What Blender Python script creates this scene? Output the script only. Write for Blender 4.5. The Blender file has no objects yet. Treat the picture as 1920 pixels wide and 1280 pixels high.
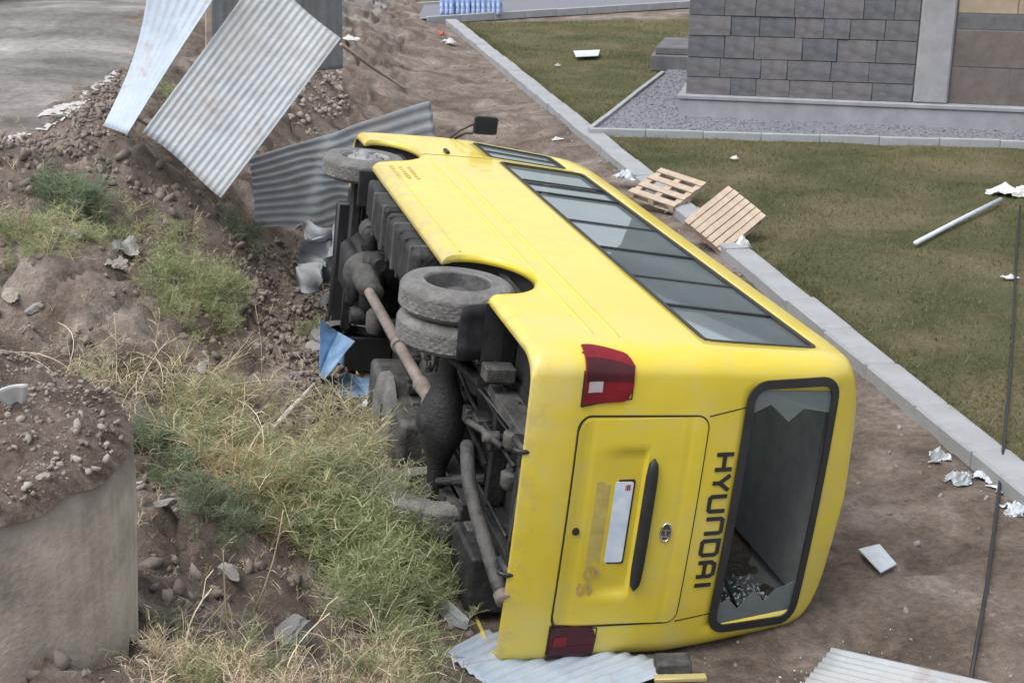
import bpy, math, random
import numpy as np
from mathutils import Matrix, Vector

random.seed(7)
RNG = np.random.default_rng(7)
sc = bpy.context.scene
COL = sc.collection
R = math.radians

# ------------------------------------------------------------------ camera
CAM_H = 4.8
PITCH = 0.3465
FPX = 2618.7
cam_d = bpy.data.cameras.new('camera')
cam = bpy.data.objects.new('camera', cam_d)
COL.objects.link(cam)
cam.location = (0, 0, CAM_H)
cam.rotation_euler = (math.pi / 2 - PITCH, 0, 0)
cam_d.sensor_width = 36.0
cam_d.lens = 36.0 * FPX / 1920.0
cam_d.clip_end = 3000
sc.camera = cam

# ------------------------------------------------------------------ sky, sun, exposure
SUN_EL, SUN_AZ = R(62), R(-128)     # azimuth: clockwise from +Y
world = bpy.data.worlds.new('World')
sc.world = world
world.use_nodes = True
wn = world.node_tree
bg = wn.nodes['Background']
sky = wn.nodes.new('ShaderNodeTexSky')
sky.sky_type = 'NISHITA'
sky.sun_disc = False
sky.sun_elevation = SUN_EL
sky.sun_rotation = SUN_AZ
sky.air_density = 1.0
sky.dust_density = 3.0
hs = wn.nodes.new('ShaderNodeHueSaturation')
hs.inputs['Saturation'].default_value = 0.35
wn.links.new(sky.outputs[0], hs.inputs['Color'])
wn.links.new(hs.outputs[0], bg.inputs['Color'])
bg.inputs['Strength'].default_value = 0.15
sun_d = bpy.data.lights.new('sun', 'SUN')
sun_d.energy = 1.0
sun_d.angle = R(45)
sun_d.color = (1.0, 0.975, 0.94)
sun = bpy.data.objects.new('sun', sun_d)
COL.objects.link(sun)
sd = Vector((math.sin(SUN_AZ) * math.cos(SUN_EL), math.cos(SUN_AZ) * math.cos(SUN_EL), math.sin(SUN_EL)))
sun.rotation_euler = sd.to_track_quat('Z', 'Y').to_euler()
sun.location = (0, 0, 30)
sc.view_settings.view_transform = 'Standard'
sc.view_settings.look = 'None'
sc.view_settings.exposure = 0.92
sc.view_settings.gamma = 1
sc.view_settings.use_curve_mapping = False

# ------------------------------------------------------------------ helpers
_D = np.array([0, math.cos(PITCH), -math.sin(PITCH)])
_U = np.array([0, math.sin(PITCH), math.cos(PITCH)])
_C = np.array([0, 0, CAM_H])


def gp(u, v, z):
    """surveyed point: where the sight line through photo point (u, v) meets height z"""
    r = _D * FPX + np.array([1., 0, 0]) * (u - 960) - _U * (v - 640)
    t = (z - CAM_H) / r[2]
    return _C + r * t


def dp(u, v, y):
    """surveyed point at ground distance y"""
    r = _D * FPX + np.array([1., 0, 0]) * (u - 960) - _U * (v - 640)
    return _C + r * (y / r[1])


def tag(o, label=None, cat=None, group=None, kind=None):
    if label: o['label'] = label
    if cat: o['category'] = cat
    if group: o['group'] = group
    if kind: o['kind'] = kind
    return o


def empty(name, loc=(0, 0, 0), parent=None):
    o = bpy.data.objects.new(name, None)
    COL.objects.link(o)
    o.empty_display_size = 0.2
    o.location = loc
    if parent: o.parent = parent
    return o


def mesh_obj(name, verts, faces, mat, parent=None, smooth=False):
    me = bpy.data.meshes.new(name)
    me.from_pydata([tuple(map(float, v)) for v in verts], [], [tuple(int(i) for i in f) for f in faces])
    me.update()
    if smooth:
        me.polygons.foreach_set('use_smooth', [True] * len(me.polygons))
    o = bpy.data.objects.new(name, me)
    COL.objects.link(o)
    for m in (mat if isinstance(mat, (list, tuple)) else [mat]):
        me.materials.append(m)
    if parent: o.parent = parent
    return o


def np_mesh(name, V, F, mat, parent=None, smooth=False):
    """fast mesh from numpy: V (n,3), F (m,k) with k 3 or 4"""
    me = bpy.data.meshes.new(name)
    V = np.asarray(V, np.float32); F = np.asarray(F, np.int32)
    k = F.shape[1]
    me.vertices.add(len(V)); me.vertices.foreach_set('co', V.ravel())
    me.loops.add(F.size); me.loops.foreach_set('vertex_index', F.ravel())
    me.polygons.add(len(F))
    me.polygons.foreach_set('loop_start', np.arange(0, F.size, k, dtype=np.int32))
    me.polygons.foreach_set('loop_total', np.full(len(F), k, dtype=np.int32))
    me.update(calc_edges=True)
    me.validate()
    if smooth:
        me.polygons.foreach_set('use_smooth', np.ones(len(me.polygons), dtype=bool))
    o = bpy.data.objects.new(name, me)
    COL.objects.link(o)
    for m in (mat if isinstance(mat, (list, tuple)) else [mat]):
        me.materials.append(m)
    if parent: o.parent = parent
    return o


class MB:
    def __init__(self):
        self.v = []; self.f = []

    def add(self, v, f):
        b = len(self.v)
        self.v += [tuple(p) for p in v]
        self.f += [tuple(i + b for i in q) for q in f]
        return self

    def box(self, x0, x1, y0, y1, z0, z1, c=0.0, M=None):
        """box with chamfered edges (c)"""
        if c <= 0:
            v = [(x, y, z) for x in (x0, x1) for y in (y0, y1) for z in (z0, z1)]
            f = [(0, 1, 3, 2), (4, 6, 7, 5), (0, 4, 5, 1), (2, 3, 7, 6), (0, 2, 6, 4), (1, 5, 7, 3)]
        else:
            cx, cy, cz = (x0 + x1) / 2, (y0 + y1) / 2, (z0 + z1) / 2
            hx, hy, hz = (x1 - x0) / 2, (y1 - y0) / 2, (z1 - z0) / 2
            c = min(c, hx * .9, hy * .9, hz * .9)
            v = []; idx = {}
            for sx in (-1, 1):
                for sy in (-1, 1):
                    for sz in (-1, 1):
                        for a in range(3):
                            p = [cx + sx * (hx - (c if a != 0 else 0)), cy + sy * (hy - (c if a != 1 else 0)),
                                 cz + sz * (hz - (c if a != 2 else 0))]
                            idx[(sx, sy, sz, a)] = len(v); v.append(tuple(p))
            f = []
            I = lambda sx, sy, sz, a: idx[(sx, sy, sz, a)]
            for s in (-1, 1):
                f.append([I(s, -1, -1, 0), I(s, 1, -1, 0), I(s, 1, 1, 0), I(s, -1, 1, 0)][::s])
                f.append([I(-1, s, -1, 1), I(-1, s, 1, 1), I(1, s, 1, 1), I(1, s, -1, 1)][::s])
                f.append([I(-1, -1, s, 2), I(1, -1, s, 2), I(1, 1, s, 2), I(-1, 1, s, 2)][::s])
                for t in (-1, 1):
                    f.append([I(s, t, -1, 0), I(s, t, 1, 0), I(s, t, 1, 1), I(s, t, -1, 1)][::-s * t])
                    f.append([I(s, -1, t, 0), I(s, 1, t, 0), I(s, 1, t, 2), I(s, -1, t, 2)][::s * t])
                    f.append([I(-1, s, t, 1), I(1, s, t, 1), I(1, s, t, 2), I(-1, s, t, 2)][::-s * t])
                    for w in (-1, 1):
                        f.append([I(s, t, w, 0), I(s, t, w, 1), I(s, t, w, 2)][::s * t * w])
        if M is not None:
            v = [tuple(M @ Vector(p)) for p in v]
        return self.add(v, f)

    def tube(self, pts, r, n=10, caps=True):
        pts = [Vector(p) for p in pts]
        rs = r if isinstance(r, (list, tuple)) else [r] * len(pts)
        v = []; f = []
        ref = None
        for i, p in enumerate(pts):
            t = (pts[min(i + 1, len(pts) - 1)] - pts[max(i - 1, 0)]).normalized()
            if ref is None:
                ref = t.orthogonal().normalized()
            a = (ref - t * ref.dot(t))
            a = a.normalized() if a.length > 1e-6 else t.orthogonal().normalized()
            ref = a
            b = t.cross(a)
            for k in range(n):
                an = 2 * math.pi * k / n
                v.append(p + (a * math.cos(an) + b * math.sin(an)) * rs[i])
        for i in range(len(pts) - 1):
            for k in range(n):
                f.append((i * n + k, i * n + (k + 1) % n, (i + 1) * n + (k + 1) % n, (i + 1) * n + k))
        if caps:
            f.append(tuple(range(n))[::-1]); f.append(tuple((len(pts) - 1) * n + k for k in range(n)))
        return self.add(v, f)

    def lathe(self, prof, n=32, center=(0, 0, 0), axis='Y'):
        """prof: list (radius, along)"""
        v = []; f = []
        for r, a in prof:
            for k in range(n):
                t = 2 * math.pi * k / n
                c, s = r * math.cos(t), r * math.sin(t)
                p = {'Y': (c, a, s), 'Z': (c, s, a), 'X': (a, c, s)}[axis]
                v.append((p[0] + center[0], p[1] + center[1], p[2] + center[2]))
        m = len(prof)
        for i in range(m - 1):
            for k in range(n):
                f.append((i * n + k, i * n + (k + 1) % n, (i + 1) * n + (k + 1) % n, (i + 1) * n + k))
        return self.add(v, f)

    def build(self, name, mat, parent=None, smooth=False, auto=None):
        o = mesh_obj(name, self.v, self.f, mat, parent, smooth)
        if auto is not None:
            o.data.polygons.foreach_set('use_smooth', [True] * len(o.data.polygons))
            try:
                o.data.set_sharp_from_angle(angle=R(auto))
            except Exception:
                pass
        return o


# numpy value noise --------------------------------------------------
def _hash(ix, iy, seed):
    h = (ix.astype(np.int64) * 374761393 + iy.astype(np.int64) * 668265263 + seed * 974634541) & 0xFFFFFFFF
    h = ((h ^ (h >> 13)) * 1274126177) & 0xFFFFFFFF
    return ((h ^ (h >> 16)) & 0xFFFF) / 65535.0


def vnoise(x, y, seed=0):
    ix = np.floor(x); iy = np.floor(y)
    fx = x - ix; fy = y - iy
    fx = fx * fx * (3 - 2 * fx); fy = fy * fy * (3 - 2 * fy)
    a = _hash(ix, iy, seed); b = _hash(ix + 1, iy, seed); c = _hash(ix, iy + 1, seed); d = _hash(ix + 1, iy + 1, seed)
    return (a + (b - a) * fx) * (1 - fy) + (c + (d - c) * fx) * fy - 0.5


def fbm(x, y, seed=0, octv=4, gain=.5):
    s = 0; a = 1
    for i in range(octv):
        s = s + a * vnoise(x, y, seed + i * 17); x = x * 2.03 + 3.1; y = y * 2.03 - 1.7; a *= gain
    return s


# ------------------------------------------------------------------ materials
MATS = {}


def nodes_of(m):
    return m.node_tree.nodes, m.node_tree.links


def pmat(name, col, rough=.6, metal=0.0, var=0.0, scale=8.0, bump=0.0, bscale=40.0, col2=None, spec=.5, detail=6.0,
         dirt=None, dirt_amt=0.0, dirt_scale=3.0, coat=0.0, coords='Object', contrast=(.35, .65), tint=None):
    """procedural principled material: two colours mixed by noise, optional dirt layer and bump"""
    if name in MATS: return MATS[name]
    m = bpy.data.materials.new(name)
    m.use_nodes = True
    N, L = nodes_of(m)
    b = N['Principled BSDF']
    b.inputs['Roughness'].default_value = rough
    b.inputs['Metallic'].default_value = metal
    b.inputs['Specular IOR Level'].default_value = spec
    if coat: b.inputs['Coat Weight'].default_value = coat; b.inputs['Coat Roughness'].default_value = .08
    tc = N.new('ShaderNodeTexCoord')
    out = None
    if col2 is None:
        col2 = tuple(max(0, c * (1 - var)) for c in col)
        col1 = tuple(min(1, c * (1 + var)) for c in col)
    else:
        col1 = col
    n1 = N.new('ShaderNodeTexNoise'); n1.inputs['Scale'].default_value = scale; n1.inputs['Detail'].default_value = detail
    n1.inputs['Roughness'].default_value = .65
    L.new(tc.outputs[coords], n1.inputs['Vector'])
    rp = N.new('ShaderNodeValToRGB')
    rp.color_ramp.elements[0].position = contrast[0]; rp.color_ramp.elements[1].position = contrast[1]
    rp.color_ramp.elements[0].color = (*col2, 1); rp.color_ramp.elements[1].color = (*col1, 1)
    L.new(n1.outputs['Fac'], rp.inputs['Fac'])
    out = rp.outputs['Color']
    if dirt is not None:
        n2 = N.new('ShaderNodeTexNoise'); n2.inputs['Scale'].default_value = dirt_scale; n2.inputs['Detail'].default_value = 8
        n2.inputs['Roughness'].default_value = .7
        L.new(tc.outputs[coords], n2.inputs['Vector'])
        mr = N.new('ShaderNodeMapRange'); mr.inputs[1].default_value = .45; mr.inputs[2].default_value = .72
        mr.inputs[3].default_value = 0; mr.inputs[4].default_value = dirt_amt
        L.new(n2.outputs['Fac'], mr.inputs[0])
        mx = N.new('ShaderNodeMix'); mx.data_type = 'RGBA'
        L.new(mr.outputs[0], mx.inputs[0]); L.new(out, mx.inputs[6]); mx.inputs[7].default_value = (*dirt, 1)
        out = mx.outputs[2]
        mr2 = N.new('ShaderNodeMath'); mr2.operation = 'MULTIPLY_ADD'; mr2.use_clamp = True
        L.new(mr.outputs[0], mr2.inputs[0]); mr2.inputs[1].default_value = .45; mr2.inputs[2].default_value = rough
        L.new(mr2.outputs[0], b.inputs['Roughness'])
    L.new(out, b.inputs['Base Color'])
    if bump:
        nb = N.new('ShaderNodeTexNoise'); nb.inputs['Scale'].default_value = bscale; nb.inputs['Detail'].default_value = 5
        L.new(tc.outputs[coords], nb.inputs['Vector'])
        bp = N.new('ShaderNodeBump'); bp.inputs['Strength'].default_value = bump; bp.inputs['Distance'].default_value = .02
        L.new(nb.outputs['Fac'], bp.inputs['Height']); L.new(bp.outputs[0], b.inputs['Normal'])
    MATS[name] = m
    return m


def multi_soil(name, cols, scale=1.2, fine=14.0, bump=.9, rough=.95):
    """earth: large patches from four colours, fine grain over it"""
    m = bpy.data.materials.new(name); m.use_nodes = True
    N, L = nodes_of(m); b = N['Principled BSDF']; b.inputs['Roughness'].default_value = rough
    b.inputs['Specular IOR Level'].default_value = .2
    tc = N.new('ShaderNodeTexCoord')
    n1 = N.new('ShaderNodeTexNoise'); n1.inputs['Scale'].default_value = scale; n1.inputs['Detail'].default_value = 9
    n1.inputs['Roughness'].default_value = .62; n1.inputs['Distortion'].default_value = .6
    L.new(tc.outputs['Object'], n1.inputs['Vector'])
    rp = N.new('ShaderNodeValToRGB'); cr = rp.color_ramp
    cr.elements[0].position = .30; cr.elements[1].position = .70
    cr.elements[0].color = (*cols[0], 1); cr.elements[1].color = (*cols[-1], 1)
    for i, c in enumerate(cols[1:-1]):
        e = cr.elements.new(.30 + .40 * (i + 1) / (len(cols) - 1)); e.color = (*c, 1)
    L.new(n1.outputs['Fac'], rp.inputs['Fac'])
    n2 = N.new('ShaderNodeTexNoise'); n2.inputs['Scale'].default_value = fine; n2.inputs['Detail'].default_value = 8
    n2.inputs['Roughness'].default_value = .75
    L.new(tc.outputs['Object'], n2.inputs['Vector'])
    mr = N.new('ShaderNodeMapRange'); mr.inputs[1].default_value = .3; mr.inputs[2].default_value = .7
    mr.inputs[3].default_value = .62; mr.inputs[4].default_value = 1.35
    L.new(n2.outputs['Fac'], mr.inputs[0])
    mx = N.new('ShaderNodeMix'); mx.data_type = 'RGBA'; mx.blend_type = 'MULTIPLY'; mx.inputs[0].default_value = 1
    L.new(rp.outputs[0], mx.inputs[6]); L.new(mr.outputs[0], mx.inputs[7])
    # pale pebbles
    vo = N.new('ShaderNodeTexVoronoi'); vo.inputs['Scale'].default_value = 26
    L.new(tc.outputs['Object'], vo.inputs['Vector'])
    lt = N.new('ShaderNodeMath'); lt.operation = 'LESS_THAN'; lt.inputs[1].default_value = .16
    L.new(vo.outputs['Distance'], lt.inputs[0])
    mm = N.new('ShaderNodeMath'); mm.operation = 'MULTIPLY'; mm.inputs[1].default_value = .4
    L.new(lt.outputs[0], mm.inputs[0])
    mx2 = N.new('ShaderNodeMix'); mx2.data_type = 'RGBA'
    L.new(mm.outputs[0], mx2.inputs[0]); L.new(mx.outputs[2], mx2.inputs[6]); mx2.inputs[7].default_value = (.34, .30, .26, 1)
    L.new(mx2.outputs[2], b.inputs['Base Color'])
    nb = N.new('ShaderNodeTexNoise'); nb.inputs['Scale'].default_value = 30; nb.inputs['Detail'].default_value = 8
    nb.inputs['Roughness'].default_value = .7
    L.new(tc.outputs['Object'], nb.inputs['Vector'])
    bp = N.new('ShaderNodeBump'); bp.inputs['Strength'].default_value = bump; bp.inputs['Distance'].default_value = .07
    L.new(nb.outputs['Fac'], bp.inputs['Height']); L.new(bp.outputs[0], b.inputs['Normal'])
    MATS[name] = m
    return m


def leafmat(name, c1, c2, scale=3.0, trans=.5):
    m = bpy.data.materials.new(name); m.use_nodes = True
    N, L = nodes_of(m); b = N['Principled BSDF']; b.inputs['Roughness'].default_value = .7
    b.inputs['Specular IOR Level'].default_value = .2
    geo = N.new('ShaderNodeNewGeometry'); tc = N.new('ShaderNodeTexCoord')
    n1 = N.new('ShaderNodeTexNoise'); n1.inputs['Scale'].default_value = scale; n1.inputs['Detail'].default_value = 4
    L.new(tc.outputs['Object'], n1.inputs['Vector'])
    ad = N.new('ShaderNodeMath'); ad.operation = 'MULTIPLY_ADD'; ad.inputs[1].default_value = .5; ad.inputs[2].default_value = -.25
    L.new(geo.outputs['Random Per Island'], ad.inputs[0])
    s = N.new('ShaderNodeMath'); s.operation = 'ADD'
    L.new(ad.outputs[0], s.inputs[0]); L.new(n1.outputs['Fac'], s.inputs[1])
    rp = N.new('ShaderNodeValToRGB'); rp.color_ramp.elements[0].position = .3; rp.color_ramp.elements[1].position = .72
    rp.color_ramp.elements[0].color = (*c1, 1); rp.color_ramp.elements[1].color = (*c2, 1)
    L.new(s.outputs[0], rp.inputs['Fac']); L.new(rp.outputs[0], b.inputs['Base Color'])
    tl = N.new('ShaderNodeBsdfTranslucent'); L.new(rp.outputs[0], tl.inputs['Color'])
    mix = N.new('ShaderNodeMixShader'); mix.inputs[0].default_value = trans
    L.new(b.outputs[0], mix.inputs[1]); L.new(tl.outputs[0], mix.inputs[2])
    L.new(mix.outputs[0], N['Material Output'].inputs['Surface'])
    MATS[name] = m
    return m


def glassmat(name, tint, refl=.14, rough=.02):
    m = bpy.data.materials.new(name); m.use_nodes = True
    N, L = nodes_of(m); N.remove(N['Principled BSDF'])
    tr = N.new('ShaderNodeBsdfTransparent'); tr.inputs['Color'].default_value = (*tint, 1)
    gl = N.new('ShaderNodeBsdfGlossy'); gl.inputs['Roughness'].default_value = rough
    gl.inputs['Color'].default_value = (.93, .97, .96, 1)
    df = N.new('ShaderNodeBsdfDiffuse'); df.inputs['Color'].default_value = (.20, .24, .25, 1)   # pale sky reflection painted in as a diffuse film
    tc = N.new('ShaderNodeTexCoord')
    n1 = N.new('ShaderNodeTexNoise'); n1.inputs['Scale'].default_value = 2.2; n1.inputs['Detail'].default_value = 6
    L.new(tc.outputs['Object'], n1.inputs['Vector'])
    mr = N.new('ShaderNodeMapRange'); mr.inputs[1].default_value = .3; mr.inputs[2].default_value = .75
    mr.inputs[3].default_value = .5; mr.inputs[4].default_value = .68
    L.new(n1.outputs['Fac'], mr.inputs[0])
    m1 = N.new('ShaderNodeMixShader'); L.new(mr.outputs[0], m1.inputs[0]); L.new(tr.outputs[0], m1.inputs[1]); L.new(df.outputs[0], m1.inputs[2])
    fr = N.new('ShaderNodeFresnel'); fr.inputs['IOR'].default_value = 1.30
    ad = N.new('ShaderNodeMath'); ad.operation = 'MULTIPLY_ADD'; ad.use_clamp = True; ad.inputs[1].default_value = .28; ad.inputs[2].default_value = refl
    L.new(fr.outputs[0], ad.inputs[0])
    m2 = N.new('ShaderNodeMixShader'); L.new(ad.outputs[0], m2.inputs[0]); L.new(m1.outputs[0], m2.inputs[1]); L.new(gl.outputs[0], m2.inputs[2])
    L.new(m2.outputs[0], N['Material Output'].inputs['Surface'])
    MATS[name] = m
    return m


M_YEL = pmat('yellow_paint', (.63, .495, .043), rough=.36, var=.04, scale=1.5, coat=.35, dirt=(.50, .44, .20), dirt_amt=.75, dirt_scale=1.4)


def worn_paint(m):
    """scrapes along the body, mud thrown up along the sills, slightly rippled panels"""
    N, L = nodes_of(m); b = N['Principled BSDF']
    src = b.inputs['Base Color'].links[0].from_socket
    tc = N.new('ShaderNodeTexCoord')
    mp = N.new('ShaderNodeMapping'); mp.inputs['Scale'].default_value = (.9, 14, 14)
    L.new(tc.outputs['Object'], mp.inputs['Vector'])
    nz = N.new('ShaderNodeTexNoise'); nz.inputs['Scale'].default_value = 1.6; nz.inputs['Detail'].default_value = 7; nz.inputs['Roughness'].default_value = .7
    L.new(mp.outputs[0], nz.inputs['Vector'])
    mr = N.new('ShaderNodeMapRange'); mr.inputs[1].default_value = .63; mr.inputs[2].default_value = .72; mr.inputs[3].default_value = 0; mr.inputs[4].default_value = .55
    L.new(nz.outputs['Fac'], mr.inputs[0])
    mx = N.new('ShaderNodeMix'); mx.data_type = 'RGBA'
    L.new(mr.outputs[0], mx.inputs[0]); L.new(src, mx.inputs[6]); mx.inputs[7].default_value = (.42, .37, .22, 1)
    # mud on the sills
    sx = N.new('ShaderNodeSeparateXYZ'); L.new(tc.outputs['Object'], sx.inputs[0])
    n2 = N.new('ShaderNodeTexNoise'); n2.inputs['Scale'].default_value = 7; n2.inputs['Detail'].default_value = 8; n2.inputs['Roughness'].default_value = .75
    L.new(tc.outputs['Object'], n2.inputs['Vector'])
    ma = N.new('ShaderNodeMath'); ma.operation = 'MULTIPLY_ADD'; ma.inputs[1].default_value = -.75
    L.new(n2.outputs['Fac'], ma.inputs[0]); L.new(sx.outputs['Z'], ma.inputs[2])
    m2 = N.new('ShaderNodeMapRange'); m2.inputs[1].default_value = -.14; m2.inputs[2].default_value = .08; m2.inputs[3].default_value = .6; m2.inputs[4].default_value = 0
    L.new(ma.outputs[0], m2.inputs[0])
    mx2 = N.new('ShaderNodeMix'); mx2.data_type = 'RGBA'
    L.new(m2.outputs[0], mx2.inputs[0]); L.new(mx.outputs[2], mx2.inputs[6]); mx2.inputs[7].default_value = (.30, .26, .19, 1)
    L.new(mx2.outputs[2], b.inputs['Base Color'])
    nb = N.new('ShaderNodeTexNoise'); nb.inputs['Scale'].default_value = 2.2; nb.inputs['Detail'].default_value = 2
    L.new(tc.outputs['Object'], nb.inputs['Vector'])
    bp = N.new('ShaderNodeBump'); bp.inputs['Strength'].default_value = .35; bp.inputs['Distance'].default_value = .03
    L.new(nb.outputs['Fac'], bp.inputs['Height']); L.new(bp.outputs[0], b.inputs['Normal']); L.new(bp.outputs[0], b.inputs['Coat Normal'])


worn_paint(M_YEL)
M_BLK = pmat('black_plastic', (.018, .018, .02), rough=.55, var=.3, bump=.1)
M_SEAL = pmat('rubber_seal', (.02, .021, .022), rough=.6, var=.2)
M_RUB = pmat('tyre_rubber', (.125, .122, .118), rough=.92, var=.22, scale=9, bump=.7, bscale=34, dirt=(.24, .23, .21), dirt_amt=.8, dirt_scale=5)
M_CHS = pmat('chassis_steel', (.012, .0125, .014), rough=.6, var=.4, scale=7, bump=.4, dirt=(.065, .058, .05), dirt_amt=.5, dirt_scale=6)
M_CHG = pmat('dusty_grey_steel', (.045, .046, .046), rough=.65, var=.4, scale=8, bump=.4, dirt=(.14, .125, .105), dirt_amt=.7, dirt_scale=7)
M_SHAFT = pmat('rusty_shaft_steel', (.19, .16, .14), rough=.7, var=.3, scale=8, bump=.2, dirt=(.12, .07, .05), dirt_amt=.6, dirt_scale=7)
M_FLOOR = pmat('underbody_black', (.012, .0125, .014), rough=.85, var=.4, scale=4, bump=.3, dirt=(.07, .065, .06), dirt_amt=.5)
M_INT = pmat('interior_trim_grey', (.24, .25, .25), rough=.85, var=.12)
M_SEAT = pmat('seat_fabric', (.10, .115, .14), rough=.95, var=.25, scale=6)
M_SEATL = pmat('seat_cover_pale', (.46, .46, .43), rough=.95, var=.15, scale=4)
M_RIM = pmat('steel_rim', (.30, .30, .30), rough=.55, metal=.5, var=.2, scale=10, dirt=(.12, .11, .10), dirt_amt=.7, dirt_scale=6)
M_CHR = pmat('chrome', (.75, .75, .74), rough=.15, metal=1.0, var=.04)
M_PLATE = pmat('plate_white', (.62, .68, .74), rough=.4, var=.0, col2=(.45, .54, .66), scale=9, detail=1.0)
M_RED = pmat('lamp_red', (.17, .012, .018), rough=.3, var=.2, spec=.3)
M_REDD = pmat('lamp_dark_red', (.06, .012, .016), rough=.3, var=.2, spec=.3)
M_CLR = pmat('lamp_clear', (.40, .36, .36), rough=.3, var=.1)
M_DRAB = pmat('faded_print_brown', (.45, .36, .10), rough=.6, var=.15, scale=9)
M_PRINT = pmat('faded_lettering', (.40, .29, .10), rough=.6, var=.1)
M_GLASS = glassmat('window_glass', (.42, .50, .48), refl=.02)
M_GLASSD = glassmat('rear_glass_broken', (.42, .5, .5), refl=.08, rough=.08)
M_GALV = pmat('galvanised_sheet', (.34, .365, .385), rough=.6, metal=.1, var=.12, scale=3, bump=.06, bscale=20, dirt=(.36, .34, .32), dirt_amt=.7, dirt_scale=1.6)
M_GALVB = pmat('galvanised_sheet_bright', (.36, .42, .49), rough=.55, metal=.1, var=.1, scale=3, bump=.05, bscale=20, dirt=(.38, .37, .36), dirt_amt=.5, dirt_scale=1.4)
M_GALVD = pmat('galvanised_sheet_dull', (.22, .24, .255), rough=.65, metal=.2, var=.15, scale=3, bump=.06, bscale=20, dirt=(.22, .20, .19), dirt_amt=.7, dirt_scale=2)


def rusty(m, amt=.65):
    N, L = nodes_of(m); b = N['Principled BSDF']
    src = b.inputs['Base Color'].links[0].from_socket
    tc = N.new('ShaderNodeTexCoord')
    n2 = N.new('ShaderNodeTexNoise'); n2.inputs['Scale'].default_value = 2.3; n2.inputs['Detail'].default_value = 9; n2.inputs['Roughness'].default_value = .72; n2.inputs['Distortion'].default_value = .8
    L.new(tc.outputs['Object'], n2.inputs['Vector'])
    mr = N.new('ShaderNodeMapRange'); mr.inputs[1].default_value = .54; mr.inputs[2].default_value = .70; mr.inputs[3].default_value = 0; mr.inputs[4].default_value = amt
    L.new(n2.outputs['Fac'], mr.inputs[0])
    mx = N.new('ShaderNodeMix'); mx.data_type = 'RGBA'
    L.new(mr.outputs[0], mx.inputs[0]); L.new(src, mx.inputs[6]); mx.inputs[7].default_value = (.27, .22, .19, 1)
    L.new(mx.outputs[2], b.inputs['Base Color'])
    nb = N.new('ShaderNodeTexNoise'); nb.inputs['Scale'].default_value = 3.0; nb.inputs['Detail'].default_value = 3
    L.new(tc.outputs['Object'], nb.inputs['Vector'])
    bp = N.new('ShaderNodeBump'); bp.inputs['Strength'].default_value = .6; bp.inputs['Distance'].default_value = .05
    L.new(nb.outputs['Fac'], bp.inputs['Height']); L.new(bp.outputs[0], b.inputs['Normal'])


for m_ in (M_GALV, M_GALVB, M_GALVD): rusty(m_)
M_BLUE = pmat('blue_sheet', (.20, .33, .50), rough=.35, metal=.3, var=.3, scale=5, dirt=(.30, .36, .42), dirt_amt=.5)
M_CONC = pmat('concrete', (.47, .41, .33), rough=.92, var=.18, scale=3.5, bump=.35, bscale=35, dirt=(.17, .145, .12), dirt_amt=.75, dirt_scale=1.6)
M_KERB = pmat('kerb_concrete', (.30, .315, .33), rough=.9, var=.16, scale=5, bump=.3, bscale=40, dirt=(.18, .165, .15), dirt_amt=.6, dirt_scale=2.5)
M_STONE = pmat('tuff_block', (.125, .125, .138), rough=.9, var=.25, scale=2.5, bump=.35, bscale=25, coords='Object')
M_STONE2 = pmat('tuff_block_warm', (.14, .134, .14), rough=.9, var=.25, scale=2.5, bump=.35, bscale=25)
M_STONE3 = pmat('tuff_block_dark', (.108, .11, .124), rough=.9, var=.25, scale=2.5, bump=.35, bscale=25)
M_PLINTH = pmat('plinth_stone', (.27, .27, .29), rough=.85, var=.12, scale=3, bump=.2)
M_MORTAR = pmat('mortar', (.12, .12, .125), rough=.95, var=.15)
M_TAN = pmat('tan_stone', (.33, .26, .19), rough=.9, var=.15, scale=3, bump=.2)
M_BROWN = pmat('brown_stone', (.135, .115, .105), rough=.9, var=.25, scale=2, bump=.3)
M_WOOD = pmat('pallet_wood', (.42, .34, .26), rough=.85, var=.2, scale=4, bump=.2, bscale=60, dirt=(.30, .24, .18), dirt_amt=.5)
M_POLE = pmat('weathered_wood', (.36, .30, .25), rough=.9, var=.25, scale=6, bump=.3)
M_WHITE = pmat('white_plastic', (.55, .56, .55), rough=.5, var=.1, scale=4, dirt=(.45, .41, .36), dirt_amt=.4)
M_PAPER = pmat('pale_board', (.48, .52, .56), rough=.85, var=.1)
M_BLUEW = pmat('blue_wrap', (.18, .32, .68), rough=.3, var=.3, scale=10, col2=(.62, .70, .82), contrast=(.42, .55))
M_FOIL = pmat('crumpled_foil', (.38, .41, .43), rough=.5, metal=.3, var=.2)
M_CLOTH = pmat('grey_cloth', (.33, .33, .33), rough=.95, var=.2, scale=5, dirt=(.25, .21, .18), dirt_amt=.5)
M_ROCK = pmat('rock_grey', (.25, .235, .225), rough=.9, var=.25, scale=4, bump=.4, bscale=20, dirt=(.16, .12, .095), dirt_amt=.6)
M_ROCKB = pmat('boulder_grey', (.21, .205, .20), rough=.9, var=.15, scale=3, bump=.3, bscale=14, dirt=(.14, .12, .10), dirt_amt=.4)
M_ROCKP = pmat('rock_pale', (.29, .255, .22), rough=.9, var=.2, scale=4, bump=.3, bscale=20, dirt=(.22, .17, .14), dirt_amt=.5)
M_CLOD = pmat('soil_clod', (.13, .104, .085), rough=.95, col2=(.255, .215, .185), scale=3, bump=.4, bscale=30)
M_GRAV = pmat('gravel_stone', (.18, .185, .205), rough=.85, var=.4, scale=6)
M_LIME = pmat('white_lime', (.44, .43, .415), rough=.95, var=.2, scale=9, bump=.4)
M_CABLE = pmat('black_cable', (.02, .02, .022), rough=.6, var=.2)
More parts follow.
